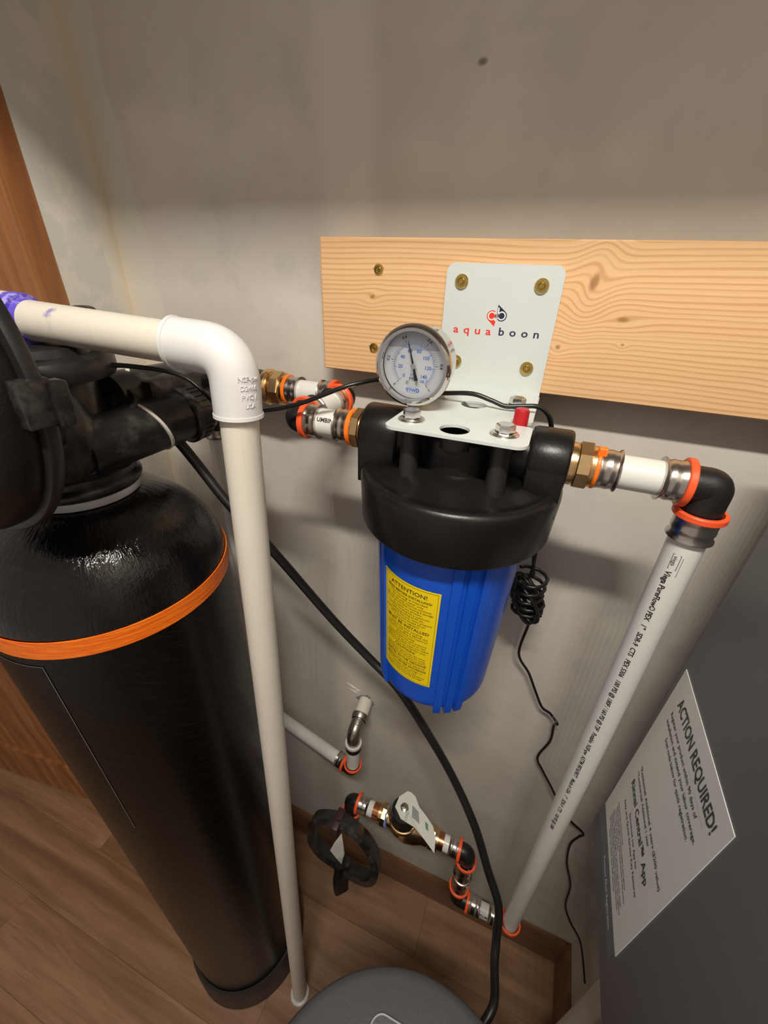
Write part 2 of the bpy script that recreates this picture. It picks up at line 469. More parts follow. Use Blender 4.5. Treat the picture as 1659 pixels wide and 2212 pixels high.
# ------------------------------------------------------------------ pine board on the wall
board = thing('pine_board', (.31, -.019, 1.491), 'wide knotty pine board screwed across the back wall', 'board')
MB().box((0, -.038, 1.491), (RW - .004, 0, 1.6314), .0012, 1).build('plank', 'pine', board, 20)
MB().box((-.0006, -.0372, 1.4918), (.0004, -.0008, 1.6306)).build('end_grain', 'pine_end', board, 0)
def screw_head(name, x, y, z, mat, parent, r=.0062, deep=False):
    b = MB(); d = .0002 if deep else -.0004
    b.lathe([(-.004, 0), (-.004, r * .7), (0, r), (.0012, r), (.0022, r * .88), (.0024, r * .52), (.0012, r * .42), (.0010, r * .30), (.0028, r * .24), (.0028, 0)], (x, y + d, z), (0, -1, 0), 24)
    return b.build(name, mat, parent, 30)
for x, z in ((.072, 1.602), (.068, 1.521)):
    s_ = screw_head('screw', x, -.0375, z, 'gold_zinc', board, .0056, True)
    b = MB()
    for i in range(5):      # torn fibres round the sunk head
        a = i * 1.25 + x * 40; c = Vector((x + .0042 * math.cos(a), -.0382, z + .0042 * math.sin(a)))
        d = Vector((math.cos(a), -.3, math.sin(a)))
        b.add([c - Vector((0, 0, .0012)), c + Vector((0, 0, .0012)), c + d * .0035], [(0, 1, 2)])
    b.build('splinter', 'pine', s_, 0)

# ------------------------------------------------------------------ white L bracket
BX0, BX1 = .1495, .2645; SZ = 1.4905
br = thing('mounting_bracket', (.207, -.04, 1.49), 'white steel angle bracket with red and navy brand lettering on the pine board', 'bracket')
b = MB(); b.prism(rrect(BX0, BX1, SZ - .0025, 1.6105, .009, 6, (0, 0, 1, 1)), lambda u, w, d: Vector((u, d, w)), -.038, -.0412)
b.build('back_plate', 'white_metal', br, 25)
# shelf with holes: build from an outline by boolean-free tessellation
def plate_with_holes(outline, holes, z0, z1, name, mat, parent):
    cu = bpy.data.curves.new('p', 'CURVE'); cu.dimensions = '2D'; cu.fill_mode = 'BOTH'; cu.extrude = (z1 - z0) / 2
    for loop in [outline] + holes:
        sp = cu.splines.new('POLY'); sp.points.add(len(loop) - 1); sp.use_cyclic_u = True
        for p, q in zip(sp.points, loop): p.co = (q[0], q[1], 0, 1)
    o = bpy.data.objects.new('p', cu); COL.objects.link(o)
    me = bpy.data.meshes.new_from_object(o)
    V = [v.co + Vector((0, 0, (z0 + z1) / 2)) for v in me.vertices]; F = [tuple(p.vertices) for p in me.polygons]
    bpy.data.objects.remove(o); bpy.data.curves.remove(cu); bpy.data.meshes.remove(me)
    b = MB().add(V, F); return b.build(name, mat, parent, 25)
def hole(x, y, rx, ry=None, n=28):
    ry = ry or rx
    return [(x + rx * math.cos(-2 * PI * i / n), y + ry * math.sin(-2 * PI * i / n)) for i in range(n)]
def arc(cx, cy, r, a0, a1, n=6): return [(cx + r * math.cos(math.radians(a0 + (a1 - a0) * i / n)), cy + r * math.sin(math.radians(a0 + (a1 - a0) * i / n))) for i in range(n + 1)]
SX0, SX1, SYF = .1505, .2672, -.2145
out = [(BX0 + .0005, -.0408)]
out += [(SX0, -.118)] + arc(SX0 + .014, -.137, .012, 90, 180)[::1] + [(SX0 + .002, -.158)]          # cut-out round the gauge stem
out += arc(SX0 + .010, SYF + .010, .010, 180, 270) + arc(SX1 - .010, SYF + .010, .010, 270, 360)
out += arc(SX1 - .005, -.1665, .005, 0, 90) + [(.2555, -.1615)] + arc(.2535, -.1555, .006, 270, 90) + [(.2605, -.1495)] + arc(SX1 - .006, -.1450, .0045, 270, 360)
out += [(BX1, -.0408)]
shelf = plate_with_holes(out, [hole(.2075, -.196, .0125), hole(.2075, -.115, .0125)], SZ - .0025, SZ, 'shelf', 'white_metal', br)
plate_with_holes(rrect(.1575, .2655, -.1315, -.0412, .003, 3, (1, 1, 0, 0)), [hole(.2075, -.115, .0125)], SZ - .0058, SZ - .0029, 'stiffener', 'white_metal', br)
for x, z in ((.166, 1.594), (.245, 1.593), (.169, 1.516), (.246, 1.516)):
    screw_head('screw', x, -.0412, z, 'gold_zinc', br, .0068)
# clear sticker and the printed mark
def bp(u, w): return Vector((u, -.04132, w))
def flat(poly, y): return [Vector((u, y, w)) for u, w in poly]
lg = MB()
put_text(lg, 'aqua', .0108, lambda u, v: Vector((.1625 + u, -.04136, 1.5455 + v)), 'LEFT', 1.75, .00016, .0405)
lg.build('brand_lettering_red', 'ink_red', br, 0, False)['label'] = 'thin red brand lettering'
lg = MB(); put_text(lg, 'boon', .0108, lambda u, v: Vector((.2105 + u, -.04136, 1.5460 + v)), 'LEFT', 1.75, .00016, .0405)
lg.build('brand_lettering_navy', 'ink_navy', br, 0, False)['label'] = 'thin navy brand lettering'
def pin(cx, cz, r, tip, y):      # drop outline: circle with a tangent tip
    t = Vector((tip[0] - cx, tip[1] - cz)); d = t.length; a = math.atan2(t.y, t.x); k = math.acos(r / d)
    P = [(cx + r * math.cos(a + k + (2 * PI - 2 * k) * i / 30), cz + r * math.sin(a + k + (2 * PI - 2 * k) * i / 30)) for i in range(31)]
    return [Vector((u, y, w)) for u, w in P + [tip]]
def disc(cx, cz, r, y, n=28): return [Vector((cx + r * math.cos(2 * PI * i / n), y, cz + r * math.sin(2 * PI * i / n))) for i in range(n)]
def poly(mb, P): return mb.add(P, [tuple(range(len(P)))])
ax_, az_, bx_, bz_ = .2015, 1.5640, .2114, 1.5645
e = MB(); poly(e, pin(ax_, az_, .0052, (.2052, 1.5540), -.04134)); e.build('emblem_red_drop', 'ink_red', br, 0, False)
e = MB(); poly(e, pin(bx_, bz_, .0052, (.2066, 1.5748), -.04134)); e.build('emblem_navy_drop', 'ink_navy', br, 0, False)
e = MB(); poly(e, disc(ax_, az_, .0042, -.04142)); e.add(flat([(ax_ + .0031, az_ - .0045), (ax_ + .0045, az_ - .0045), (ax_ + .0045, az_ + .004), (ax_ + .0031, az_ + .004)], -.04142), [(0, 1, 2, 3)])
poly(e, disc(bx_, bz_, .0042, -.04142)); e.add(flat([(bx_ - .0045, bz_ - .003), (bx_ - .0031, bz_ - .003), (bx_ - .0031, bz_ + .0075), (bx_ - .0045, bz_ + .0075)], -.04142), [(0, 1, 2, 3)])
e.build('emblem_white', 'ink_white', br, 0, False)
e = MB(); poly(e, disc(ax_, az_, .0030, -.0415)); e.build('emblem_red_dot', 'ink_red', br, 0, False)
e = MB(); poly(e, disc(bx_, bz_, .0030, -.0415)); e.build('emblem_navy_dot', 'ink_navy', br, 0, False)
def hexbolt(x, y, z, parent):
    w = MB(); w.lathe([(0, .0045), (0, .0115), (.0012, .0118), (.0018, .0112), (.0018, .0045)], (x, y, z), n=32); w.build('washer', 'zinc', parent, 30)
    h = MB(); h.lathe([(.0016, 0), (.0016, .0092), (.0026, .0094), (.0030, .0080)], (x, y, z), n=30)
    h.lathe([(.0028, .0079), (.0085, .0079), (.0094, .0068), (.0094, 0)], (x, y, z), n=6)
    h.build('bolt', 'zinc', parent, 25)
for x, y in ((.168, -.1895), (.247, -.1915), (.168, -.103), (.247, -.103)): hexbolt(x, y, SZ, br)

# ------------------------------------------------------------------ filter housing
AX, AY = .2075, -.146
PZ = 1.459           # port axis height
fl = thing('water_filter_housing', (AX, AY, 1.156), 'big blue canister water filter with black screw-on cap hanging from the white bracket', 'water filter')
b = MB()
b.lathe([(1.3820, .0780), (1.3815, .0935), (1.3850, .0955), (1.4250, .0975), (1.4310, .0970), (1.4350, .0948), (1.4368, .0915), (1.4366, .0885), (1.4348, .0850), (1.4350, .0800), (1.4385, .0690), (1.4450, .0540), (1.4500, .0300), (1.4505, 0)], (AX, AY, 0), n=96)
b.build('cap', 'black_tex', fl, 40)
b = MB()   # bridge between the ports and the central tower
b.lathe([(1.430, .047), (1.462, .045), (1.474, .044), (1.4760, .042), (1.4762, 0)], (AX, AY, 0), n=48)
b.lathe([(-.075, .0), (-.075, .0235), (.075, .0235), (.075, 0)], (AX, AY, PZ), (1, 0, 0), 36)
b.lathe([(1.470, .018), (1.4795, .0175), (1.4800, .016), (1.4800, 0)], (AX, AY - .03, 0), n=32)
b.build('head_tower', 'black_tex', fl, 40)
for sx, x0, x1 in ((-1, .148, .1085), (1, .268, .3020)):
    b = MB(); L = abs(x1 - x0)
    b.lathe([(0, .0), (0, .0268), (.003, .0285), (L - .003, .0285), (L - .0008, .0275), (L, .0262), (L, .0190), (L - .008, .0185), (L - .008, 0)], (x0, AY, PZ), (sx, 0, 0), 48)
    xa, xb = min(x0, x1) + .001, max(x0, x1) - .001     # skirt running down into the cap
    b.box((xa, AY - .0284, 1.414), (xb, AY + .0284, PZ), .0012, 2)
    b.build('port', 'black_tex', fl, 40)
for x, y in ((.168, -.1895), (.247, -.1915), (.168, -.103), (.247, -.103)):
    b = MB(); b.lathe([(1.434, .0115), (1.440, .0088), (1.4875, .0080), (1.4878, 0)], (x, y, 0), n=24); b.build('bolt_boss', 'black', fl, 40)
b = MB(); b.lathe([(1.474, .0065), (1.5015, .0062), (1.5035, .0052), (1.5040, .004), (1.5032, 0)], (.2555, -.1555, 0), n=28); b.build('relief_button', 'red', fl, 40)['label'] = 'small red pressure relief button'
b = MB(); b.lathe([(1.450, .009), (1.474, .0088), (1.475, .007), (1.475, 0)], (.2555, -.1555, 0), n=24); b.build('relief_valve', 'black', fl, 40)
# sump
def sr(z): return .0680 + (.0765 - .0680) * (z - 1.165) / (1.385 - 1.165)
b = MB(); b.lathe([(1.150, 0), (1.150, .060), (1.151, .0640), (1.154, .0664), (1.160, .0676), (1.166, sr(1.166)), (1.387, sr(1.387)), (1.387, 0)], (AX, AY, 0), n=96)
sump = b.build('sump', 'blue', fl, 30)
def on_cyl(a, z, r): return Vector((AX + r * math.cos(a), AY + r * math.sin(a), z))
for gc in (-60, -150, 30, 120):
    for da in (-11, 0, 11):
        b = MB(); a0 = math.radians(gc + da - 3.7); a1 = math.radians(gc + da + 3.7); V = []; F = []
        zs = [1.1445, 1.152, 1.160, 1.386]
        for z in zs:
            ro = sr(z) + .0030 if z > 1.151 else sr(1.150) + .0010
            for a, r in ((a0, sr(max(z, 1.15)) - .004), (a0 + .006, ro), (a1 - .006, ro), (a1, sr(max(z, 1.15)) - .004)): V.append(on_cyl(a, z, r))
        for i in range(len(zs) - 1):
            for j in range(3): F.append((i * 4 + j, i * 4 + j + 1, i * 4 + j + 5, i * 4 + j + 4))
            F.append((i * 4 + 3, i * 4, i * 4 + 4, i * 4 + 7))
        F += [(3, 2, 1, 0), tuple(4 * (len(zs) - 1) + j for j in range(4))]
        b.add(V, F).build('rib', 'blue', sump, 20)
# curved yellow label
LA0, LA1, LZ0, LZ1 = math.radians(-135.5), math.radians(-81), 1.1915, 1.3360
def lab(u, v, lift=.0006):      # u,v in metres from the lower-left label corner
    z = LZ0 + v; a = LA0 + u / .0725
    return on_cyl(a, z, sr(z) + lift)
LWd = (LA1 - LA0) * .0725; LHt = LZ1 - LZ0
def strip(mb, u0, u1, v0, v1, lift, n=24, mv=1):
    V = []; F = []
    for i in range(n + 1):
        for j in range(mv + 1): V.append(lab(u0 + (u1 - u0) * i / n, v0 + (v1 - v0) * j / mv, lift))
    for i in range(n):
        for j in range(mv): k = i * (mv + 1) + j; F.append((k, k + mv + 1, k + mv + 2, k + 1))
    return mb.add(V, F)
ylab = strip(MB(), 0, LWd, 0, LHt, .0006, 30, 4).build('warning_label', 'yellow', fl, 30, False); ylab['label'] = 'yellow warning label with dense black print'
tx = MB()
for u0, u1, v0, v1 in ((.002, LWd - .002, .002, .0023), (.002, LWd - .002, LHt - .0023, LHt - .002), (.002, .0023, .002, LHt - .002), (LWd - .0023, LWd - .002, .002, LHt - .002)):
    strip(tx, u0, u1, v0, v1, .0009, 24)
lines = [('ATTENTION!', .0078, .70, 1), ('READ BEFORE INSTALLING!', .0044, .86, 1), ('This housing is intended', .0036, .72, 0), ('for use with water only.', .0036, .62, 0), ('Do not use with chemical solutions.', .0036, .88, 0), ('Do not use this filter housing if damage', .0036, .93, 0), ('or cracks are present.', .0036, .58, 0), ('This filter housing has a maximum', .0036, .84, 0), ('operating rating of 90 psi.', .0036, .66, 0), ('If you suspect that your water pressure', .0036, .92, 0), ('will at any time exceed 60 psi', .0036, .72, 0), ('a pressure regulator', .0036, .52, 0), ('MUST BE INSTALLED', .0060, .86, 1), ('before the filter housing.', .0036, .66, 0), ('This valve will guard against the', .0036, .84, 0), ('pressure exceeding the maximum', .0036, .86, 0), ('pressure rating.', .0036, .40, 0), ('Recommended that the pressure', .0036, .82, 0), ('regulator be set at 70 psi or less.', .0036, .82, 0), ('Always shut off water supply and relieve', .0036, .92, 0), ('pressure before removing filter sump.', .0036, .84, 0), ('CAUTION!', .0052, .44, 1), ('Only the O-ring provides the water', .0034, .84, 0), ('seal between the cap and the sump.', .0034, .86, 0), ('Be sure that the O-ring be properly', .0034, .86, 0), ('SEATED IN THE GROOVE', .0048, .88, 1), ('before the sump is hand tightened.', .0034, .86, 0), ('PROTECT FILTER HOUSINGS', .0048, .90, 1), ('from freezing, direct sunlight or', .0034, .80, 0), ('any source of UV rays.', .0034, .58, 0), ('Exposure could cause housing failure,', .0034, .88, 0), ('leaks or filter housing damage.', .0034, .80, 0)]
tot = sum(l[1] * (1.28 if l[3] else 1.18) for l in lines); kf = (LHt - .012) / tot; v = LHt - .005
for t, sz, wf, bd in lines:
    st = sz * kf * (1.28 if bd else 1.18); v -= st
    put_text(tx, t, sz * kf * 1.08, lambda a, c, v=v: lab(LWd / 2 + a, v + st * .22 + c, .0009), 'CENTER', 1., .00006 if bd else 0., (LWd - .006) * wf)
tx.build('label_print', 'ink_brown', ylab, 0, False)

# ------------------------------------------------------------------ pressure gauge
GX, GY, GZ, GR = .1570, -.163, 1.5290, .0335
pg = thing('pressure_gauge', (GX, -.145, 1.476), 'round liquid filled pressure gauge with chrome bezel beside the bracket', 'gauge')
b = MB(); b.lathe([(0, 0), (0, .0305), (.002, .0325), (.024, .0325), (.0245, .0345), (.027, .0352), (.031, .0345), (.0335, .0318), (.0335, .0292), (.0300, .0285), (.0280, .0284)], (GX, GY + .031, GZ), (0, -1, 0), 72)
b.build('case', 'chrome', pg, 40)
b = MB(); b.lathe([(0, 0), (0, .0288)], (GX, GY + .0060, GZ), (0, -1, 0), 64); b.build('dial', 'dial', pg, 0)
def gp(u, v, lift=0.): return Vector((GX + u, GY + .0058 - lift, GZ + v))
b = MB(); R = .0286; ya = .0140; a0 = math.asin(ya / R); P = [(R * math.cos(a0 + (PI - 2 * a0) * i / 30), R * math.sin(a0 + (PI - 2 * a0) * i / 30)) for i in range(31)] + [(-.013, .0150), (0, .0132), (.013, .0138)]
b.add([gp(u, v_, .00005) for u, v_ in P], [tuple(range(len(P)))]); b.build('fluid_line', 'dial_air', pg, 0, False)['label'] = 'grey air gap above the fluid'
bk = MB(); bl = MB()
def tick(mb, ang, r0, r1, w):
    d = Vector((math.cos(ang), math.sin(ang))); n = Vector((-d.y, d.x)) * w
    mb.add([gp(*(d * r0 + n), .0001), gp(*(d * r0 - n), .0001), gp(*(d * r1 - n), .0001), gp(*(d * r1 + n), .0001)], [(0, 1, 2, 3)])
A0, A1 = math.radians(225), math.radians(-52)
for i in range(51):
    a = A0 + (A1 - A0) * i / 50; M_ = i % 10 == 0
    tick(bk, a, .0192, .0222 if M_ else .0210, .00022 if M_ else .00012)
for i in range(76):
    a = A0 + (A1 - A0) * i / 75 * (150 / 145.) ; M_ = i % 10 == 0
    if i <= 72: tick(bl, a, .0185 if not M_ else .0185, .0162 if M_ else (.0168 if i % 5 == 0 else .0172), .00022 if M_ else .00011)
for i in range(60):
    a = A0 + (A1 - A0) * i / 60; a2 = A0 + (A1 - A0) * (i + 1) / 60
    bl.add([gp(.0185 * math.cos(a), .0185 * math.sin(a), .0001), gp(.0188 * math.cos(a), .0188 * math.sin(a), .0001), gp(.0188 * math.cos(a2), .0188 * math.sin(a2), .0001), gp(.0185 * math.cos(a2), .0185 * math.sin(a2), .0001)], [(0, 1, 2, 3)])
def rtext(mb, t, size, ang, r, rot):
    c = Vector((math.cos(ang) * r, math.sin(ang) * r)); cr, sn = math.cos(rot), math.sin(rot)
    put_text(mb, t, size * 1.08, lambda u, v_: gp(c.x + (u * cr - (v_ - size * .33) * sn), c.y + (u * sn + (v_ - size * .33) * cr), .00012), 'CENTER', 1., .00007)
for t, i in (('0', 0), ('0.2', 10), ('0.4', 20), ('0.6', 30), ('0.8', 40), ('1', 50)):
    a = A0 + (A1 - A0) * i / 50; rtext(bk, t, .0034, a, .0248, a - PI / 2)
for t, p_ in (('0', 0), ('20', 20), ('40', 40), ('60', 60), ('80', 80), ('100', 100), ('120', 120), ('140', 140)):
    a = A0 + (A1 - A0) * p_ / 145.; rtext(bl, t, .0040, a, .0128, 0)
rtext(bl, '150', .0028, math.radians(-58), .0152, 0)
put_text(bl, 'psi', .0040, lambda u, v_: gp(u - .001, v_ - .0085, .00012), 'CENTER')
put_text(bk, 'MPa', .0046, lambda u, v_: gp(u, v_ - .0130, .00012), 'CENTER')
put_text(bl, 'YYWD', .0042, lambda u, v_: gp(u, v_ - .0228, .00012), 'CENTER', 1., .00012)
for i in range(40):
    a, a2 = 2 * PI * i / 40, 2 * PI * (i + 1) / 40
    bl.add([gp(.0064 * math.cos(q) * k_, -.0213 + .0029 * math.sin(q) * k_, .00012) for q, k_ in ((a, 1), (a2, 1), (a2, .94), (a, .94))], [(0, 1, 2, 3)])
dl = bpy.data.objects
bk.build('dial_print_black', 'ink', pg, 0, False); bl.build('dial_print_blue', 'ink_blue', pg, 0, False)
nd = math.radians(106); d = Vector((math.cos(nd), math.sin(nd))); n_ = Vector((-d.y, d.x))
b = MB()
q = [d * .0215, d * .0215, d * 0 + n_ * .0008, d * 0 - n_ * .0008]
P = [d * .0215 + n_ * .0001, d * .0215 - n_ * .0001, -n_ * .0009, -d * .0040 - n_ * .0009, -d * .0128 - n_ * .0017, -d * .0128 + n_ * .0017, -d * .0040 + n_ * .0009, n_ * .0009]
b.prism([(p.x, p.y) for p in P], lambda u, w, dd_: gp(u, w, dd_), .0020, .0026); b.build('needle', 'ink', pg, 0)
b = MB(); b.lathe([(.0005, .0024), (.0034, .0023), (.0036, .0016), (.0036, 0)], (GX, GY + .0058, GZ), (0, -1, 0), 24); b.build('needle_hub', 'zinc', pg, 30)
for u in (-.0050, .0040):
    b = MB(); b.lathe([(0, .0018), (.0007, .0017), (.0012, .0008), (.0010, 0)], gp(u, -.0150), (0, -1, 0), 20); b.build('dial_screw', 'zinc', pg, 30)
b = MB(); b.lathe([(0, 0), (0, .0289), (.0012, .0289), (.0012, 0)], (GX, GY - .0004, GZ), (0, -1, 0), 64); b.build('lens', 'glass', pg, 30)
b = MB(); b.lathe([(1.4720, 0), (1.4720, .0075), (1.4985, .0075), (1.5005, .0060)], (GX, -.145, 0), n=6); b.lathe([(1.470, .006), (1.502, .006)], (GX, -.145, 0), n=24); b.build('stem', 'brass', pg, 25)

# ------------------------------------------------------------------ pipe fittings
PR = .0146
def sleeve(parent, p, d, L=.017, r=PR):
    """stainless press sleeve starting at p (elbow side) running along d; flared lip at its far end"""
    b = MB()
    b.lathe([(0, r), (0, r + .0030), (L * .10, r + .0030), (L * .18, r + .0024), (L * .40, r + .0022), (L * .50, r + .0026), (L * .60, r + .0025), (L * .70, r + .0018), (L * .84, r + .0018), (L * .93, r + .0036), (L * .985, r + .0038), (L, r + .0026), (L, r)], p, d, 40)
    o = b.build('press_sleeve', 'steel', parent, 50)
    M = frame(d)       # inspection holes: pale dots of pipe showing
    for a in (-.9, .9, 2.4):
        rad = M @ Vector((math.cos(a), math.sin(a), 0)); c = Vector(p) + Vector(d).normalized() * L * .30 + rad * (r + .0017)
        MB().lathe([(0, .0013), (.0004, .0011), (.0004, 0)], c, rad, 12).build('witness_hole', 'pex', o, 0)
    return o
def ring(parent, p, d, mat='orange', r=PR, w=.0058, t=.0034):
    b = MB(); R0 = r + .0022; R1 = R0 + t
    b.lathe([(-w / 2, R0), (-w / 2, R1 - .0008), (-w / 2 + .0008, R1), (w / 2 - .0008, R1), (w / 2, R1 - .0008), (w / 2, R0), (-w / 2, R0)], p, d, 40)
    return b.build('locking_ring', mat, parent, 40)
def pex(parent, a, b_, r=PR, name='pipe', mat='pex'):
    a, b_ = Vector(a), Vector(b_); L = (b_ - a).length
    b = MB(); b.lathe([(0, r * .8), (0, r), (L, r), (L, r * .8)], a, b_ - a, 40)
    return b.build(name, mat, parent, 50)
def elbow(parent, a, k, b_, r=.0150, rr=.005):
    pts = bend(a, k, b_, rr, 10)
    mb = MB().sweep(pts, r, 28)
    return mb.build('elbow', 'elbow_black', parent, 50)
def hexfit(parent, p, d, L, r=.0195, name='brass_adapter', mat='brass', ferr=True):
    b = MB()
    b.lathe([(0, .010), (0, r * .97), (L * .28, r * .97), (L * .30, r * .90), (L * .36, r * .90)], p, d, 40)
    b.lathe([(L * .34, r * .80), (L * .34, r * 1.06), (L * .38, r * 1.10), (L * .80, r * 1.10), (L * .84, r * 1.05), (L * .84, r * .8)], p, d, 8)
    b.lathe([(L * .82, r * .93), (L, r * .92), (L, .010)], p, d, 40)
    return b.build(name, mat, parent, 28)
XP, XM, YP, ZP, ZM = (1, 0, 0), (-1, 0, 0), (0, 1, 0), (0, 0, 1), (0, 0, -1)

# right hand run: port -> elbow -> long riser down to the lower manifold
rr = thing('outlet_pipe', (.420, AY, .480), 'long white plastic pipe dropping from the right side of the blue filter', 'pipe')
hexfit(rr, (.3005, AY, PZ), XP, .0225)
rg = ring(rr, (.3245, AY, PZ), XP, 'orange_bright', PR, .0035, .0018)
for a in (2.0, 5.2):
    M = frame(XP); rad = M @ Vector((math.cos(a), math.sin(a), 0)); c = Vector((.3255, AY, PZ)) + rad * .0195
    MB().box(c - Vector((.0035, .0035, .0035)), c + Vector((.0035, .0035, .0035)), .0008, 1).build('ring_tab', 'orange_bright', rg, 0)
sleeve(rr, (.3260, AY, PZ), XP, .0165)
pex(rr, (.340, AY, PZ), (.378, AY, PZ))
sleeve(rr, (.3905, AY, PZ), XM, .0170)
ring(rr, (.3925, AY, PZ), XP)
elbow(rr, (.3935, AY, PZ), (.4120, AY, PZ), (.4120, AY, 1.4360))
ring(rr, (.4120, AY, 1.4345), ZP)
sleeve(rr, (.4120, AY, 1.4320), ZM, .0210)
RB = Vector((.4275, AY, .4950)); RT = Vector((.4120, AY, 1.4150))
riser = pex(rr, RT, RB)
ring(rr, RB + Vector((0, 0, .003)), ZP, 'orange')
def pipe_text(parent, a, b_, start, txt, size, ang, r, name='pipe_print', flip=1, space=1.):
    """print running along a pipe from a to b_; ang = where round the pipe"""
    a, b_ = Vector(a), Vector(b_); d = (b_ - a).normalized(); M = frame(d)
    mb = MB()
    def mp(u, v_):
        q = ang + flip * v_ / r
        return a + d * (start + u) + M @ Vector((math.cos(q), math.sin(q), 0)) * (r + .0002)
    put_text(mb, txt, size, mp, 'LEFT', space, .00018)
    return mb, mp
# where the print faces the room: towards -y, slightly left
Mr = frame(RB - RT); tv = Vector((-.62, -.78, 0)); lx = Mr.transposed() @ tv; pang = math.atan2(lx.y, lx.x)
mb, mp = pipe_text(rr, RT, RB, .035, 'Viega PureFlow\u00ae PEX   1"   SDR-9  CTS   PEX 5306   100 PSI @ 180F / 160 PSI @ 73F   Potable  NSF-pw  ASTM F876/F877   Made in USA   1"   SDR-9  CTS   100 PSI @ 180F', .0066, pang, PR, flip=-1)
put_text(mb, 'viega', .0052, lambda u, v_: mp(-.0165 + u, v_ + .0012))
for u0, u1, v0, v1 in ((-.018, -.0025, .0000, .0004), (-.018, -.0025, .0062, .0066), (-.018, -.0176, 0, .0066), (-.0029, -.0025, 0, .0066), (-.016, .004, .0082, .0085)):
    mb.add([mp(u0, v0), mp(u1, v0), mp(u1, v1), mp(u0, v1)], [(0, 1, 2, 3)])
mb.build('pipe_print', 'ink', riser, 0, False)

# left hand run: port -> elbow -> back to the wall side -> softener bypass
lr = thing('inlet_pipe', (.026, -.10, PZ), 'short jointed pipe with black elbows feeding the left side of the blue filter', 'pipe')
hexfit(lr, (.1100, AY, PZ), XM, .0165)
ring(lr, (.0918, AY, PZ), XM, 'orange_bright', PR, .0045, .0024)
sleeve(lr, (.0895, AY, PZ), XM, .0150)
p_ = pex(lr, (.0760, AY, PZ), (.0520, AY, PZ))
sleeve(lr, (.0395, AY, PZ), XP, .0150)
ring(lr, (.0375, AY, PZ), XP)
E1 = Vector((.0245, AY, PZ)); E2 = Vector((.0345, -.050, PZ + .001)); dv = (E2 - E1).normalized()
elbow(lr, (.0365, AY, PZ), E1, E1 + dv * .0125, .0155, .006)
ring(lr, E1 + dv * .0150, dv)
sleeve(lr, E1 + dv * .0165, dv, .0150)
pex(lr, E1 + dv * .030, E2 - dv * .030)
sleeve(lr, E2 - dv * .0165, -dv, .0150)
ring(lr, E2 - dv * .0150, dv)
elbow(lr, E2 - dv * .0125, E2, E2 + Vector((-.0125, 0, 0)), .0155, .006)
ring(lr, E2 + Vector((-.0145, 0, 0)), XM)
sleeve(lr, E2 + Vector((-.0165, 0, 0)), XM, .0165)
pex(lr, E2 + Vector((-.031, 0, 0)), E2 + Vector((-.0680, 0, 0)))
sleeve(lr, E2 + Vector((-.0800, 0, 0)), XP, .0165)
ring(lr, E2 + Vector((-.0825, 0, 0)), XM, 'orange_bright', PR, .0045, .0024)
hexfit(lr, E2 + Vector((-.1120, 0, 0)), XP, .0275, .0205)
b = MB(); b.lathe([(-.003, .012), (-.003, .0225), (0, .0235), (.004, .0235), (.006, .0215), (.006, .012)], E2 + Vector((-.1140, 0, 0)), XP, 40); b.build('collar', 'brass', lr, 40)
Mp = frame(XP); lx = Mp.transposed() @ Vector((0, -.93, .36)); pa = math.atan2(lx.y, lx.x)
mb, mp = pipe_text(lr, (.050, AY, PZ), (.076, AY, PZ), .0058, 'UMBIN', .0062, pa, PR, flip=-1)
mb.build('pipe_print', 'ink', p_, 0, False)

# ------------------------------------------------------------------ lower manifold with ball valve
MZ = .690
mf = thing('valve_manifold', (.20, AY, .480), 'low run of short pipes with orange rings and a ball valve behind the black tube', 'pipe')
r2 = .0140
elbow(mf, (.083, AY, .650), (.083, AY, MZ - .004), (.098, AY, MZ - .003), .0145, .014)
ring(mf, (.0985, AY, MZ - .003), XP, 'orange', r2)
ring(mf, (.083, AY, .648), ZP, 'orange', r2)
sleeve(mf, (.083, AY, .645), ZM, .020, r2)
pex(mf, (.083, AY, .630), (.083, AY, .585), r2)
b = MB(); b.lathe([(0, 0), (0, .015), (.004, .017), (.022, .017), (.022, 0)], (.083, AY, .565), n=28); b.build('end_cap', 'tinned', mf, 40)
sleeve(mf, (.101, AY, MZ - .003), XP, .0200, r2)
pex(mf, (.118, AY, MZ - .002), (.134, AY, MZ - .001), r2)
pex(mf, (.132, AY, MZ - .001), (.146, AY, MZ), r2 + .0012, 'copper_stub', 'copper')
hexfit(mf, (.144, AY, MZ), XP, .018, .0195, 'brass_nut')
pex(mf, (.160, AY, MZ), (.164, AY, MZ + .001), .0200, 'tape_wrap', 'blue_tape')
b = MB(); b.lathe([(0, .010), (0, .0185), (.010, .0195), (.022, .025), (.040, .0285), (.058, .025), (.070, .0200), (.080, .0190), (.080, .010)], (.163, AY, MZ), XP, 40)
b.build('valve_body', 'brass', mf, 40)
hexfit(mf, (.262, AY, MZ), XM, .020, .0195, 'brass_nut')
pex(mf, (.260, AY, MZ), (.272, AY, MZ), r2 + .0012, 'copper_stub', 'copper')
pex(mf, (.270, AY, MZ), (.284, AY, MZ), r2)
sleeve(mf, (.2990, AY, MZ), XM, .0170, r2)
ring(mf, (.3015, AY, MZ), XP, 'orange', r2)
elbow(mf, (.3020, AY, MZ), (.3165, AY, MZ), (.3175, AY, .664), .0145, .010)
ring(mf, (.3178, AY, .661), ZP, 'orange', r2)
sleeve(mf, (.3178, AY, .657), ZM, .048, r2)
sleeve(mf, (.3190, AY, .548), ZP, .052, r2)
ring(mf, (.3190, AY, .545), ZP, 'orange', r2)
elbow(mf, (.3190, AY, .543), (.3195, AY, .494), (.3400, AY, .494), .0145, .012)
ring(mf, (.3425, AY, .4935), XP, 'orange', r2)
sleeve(mf, (.3445, AY, .4935), XP, .0240, r2)
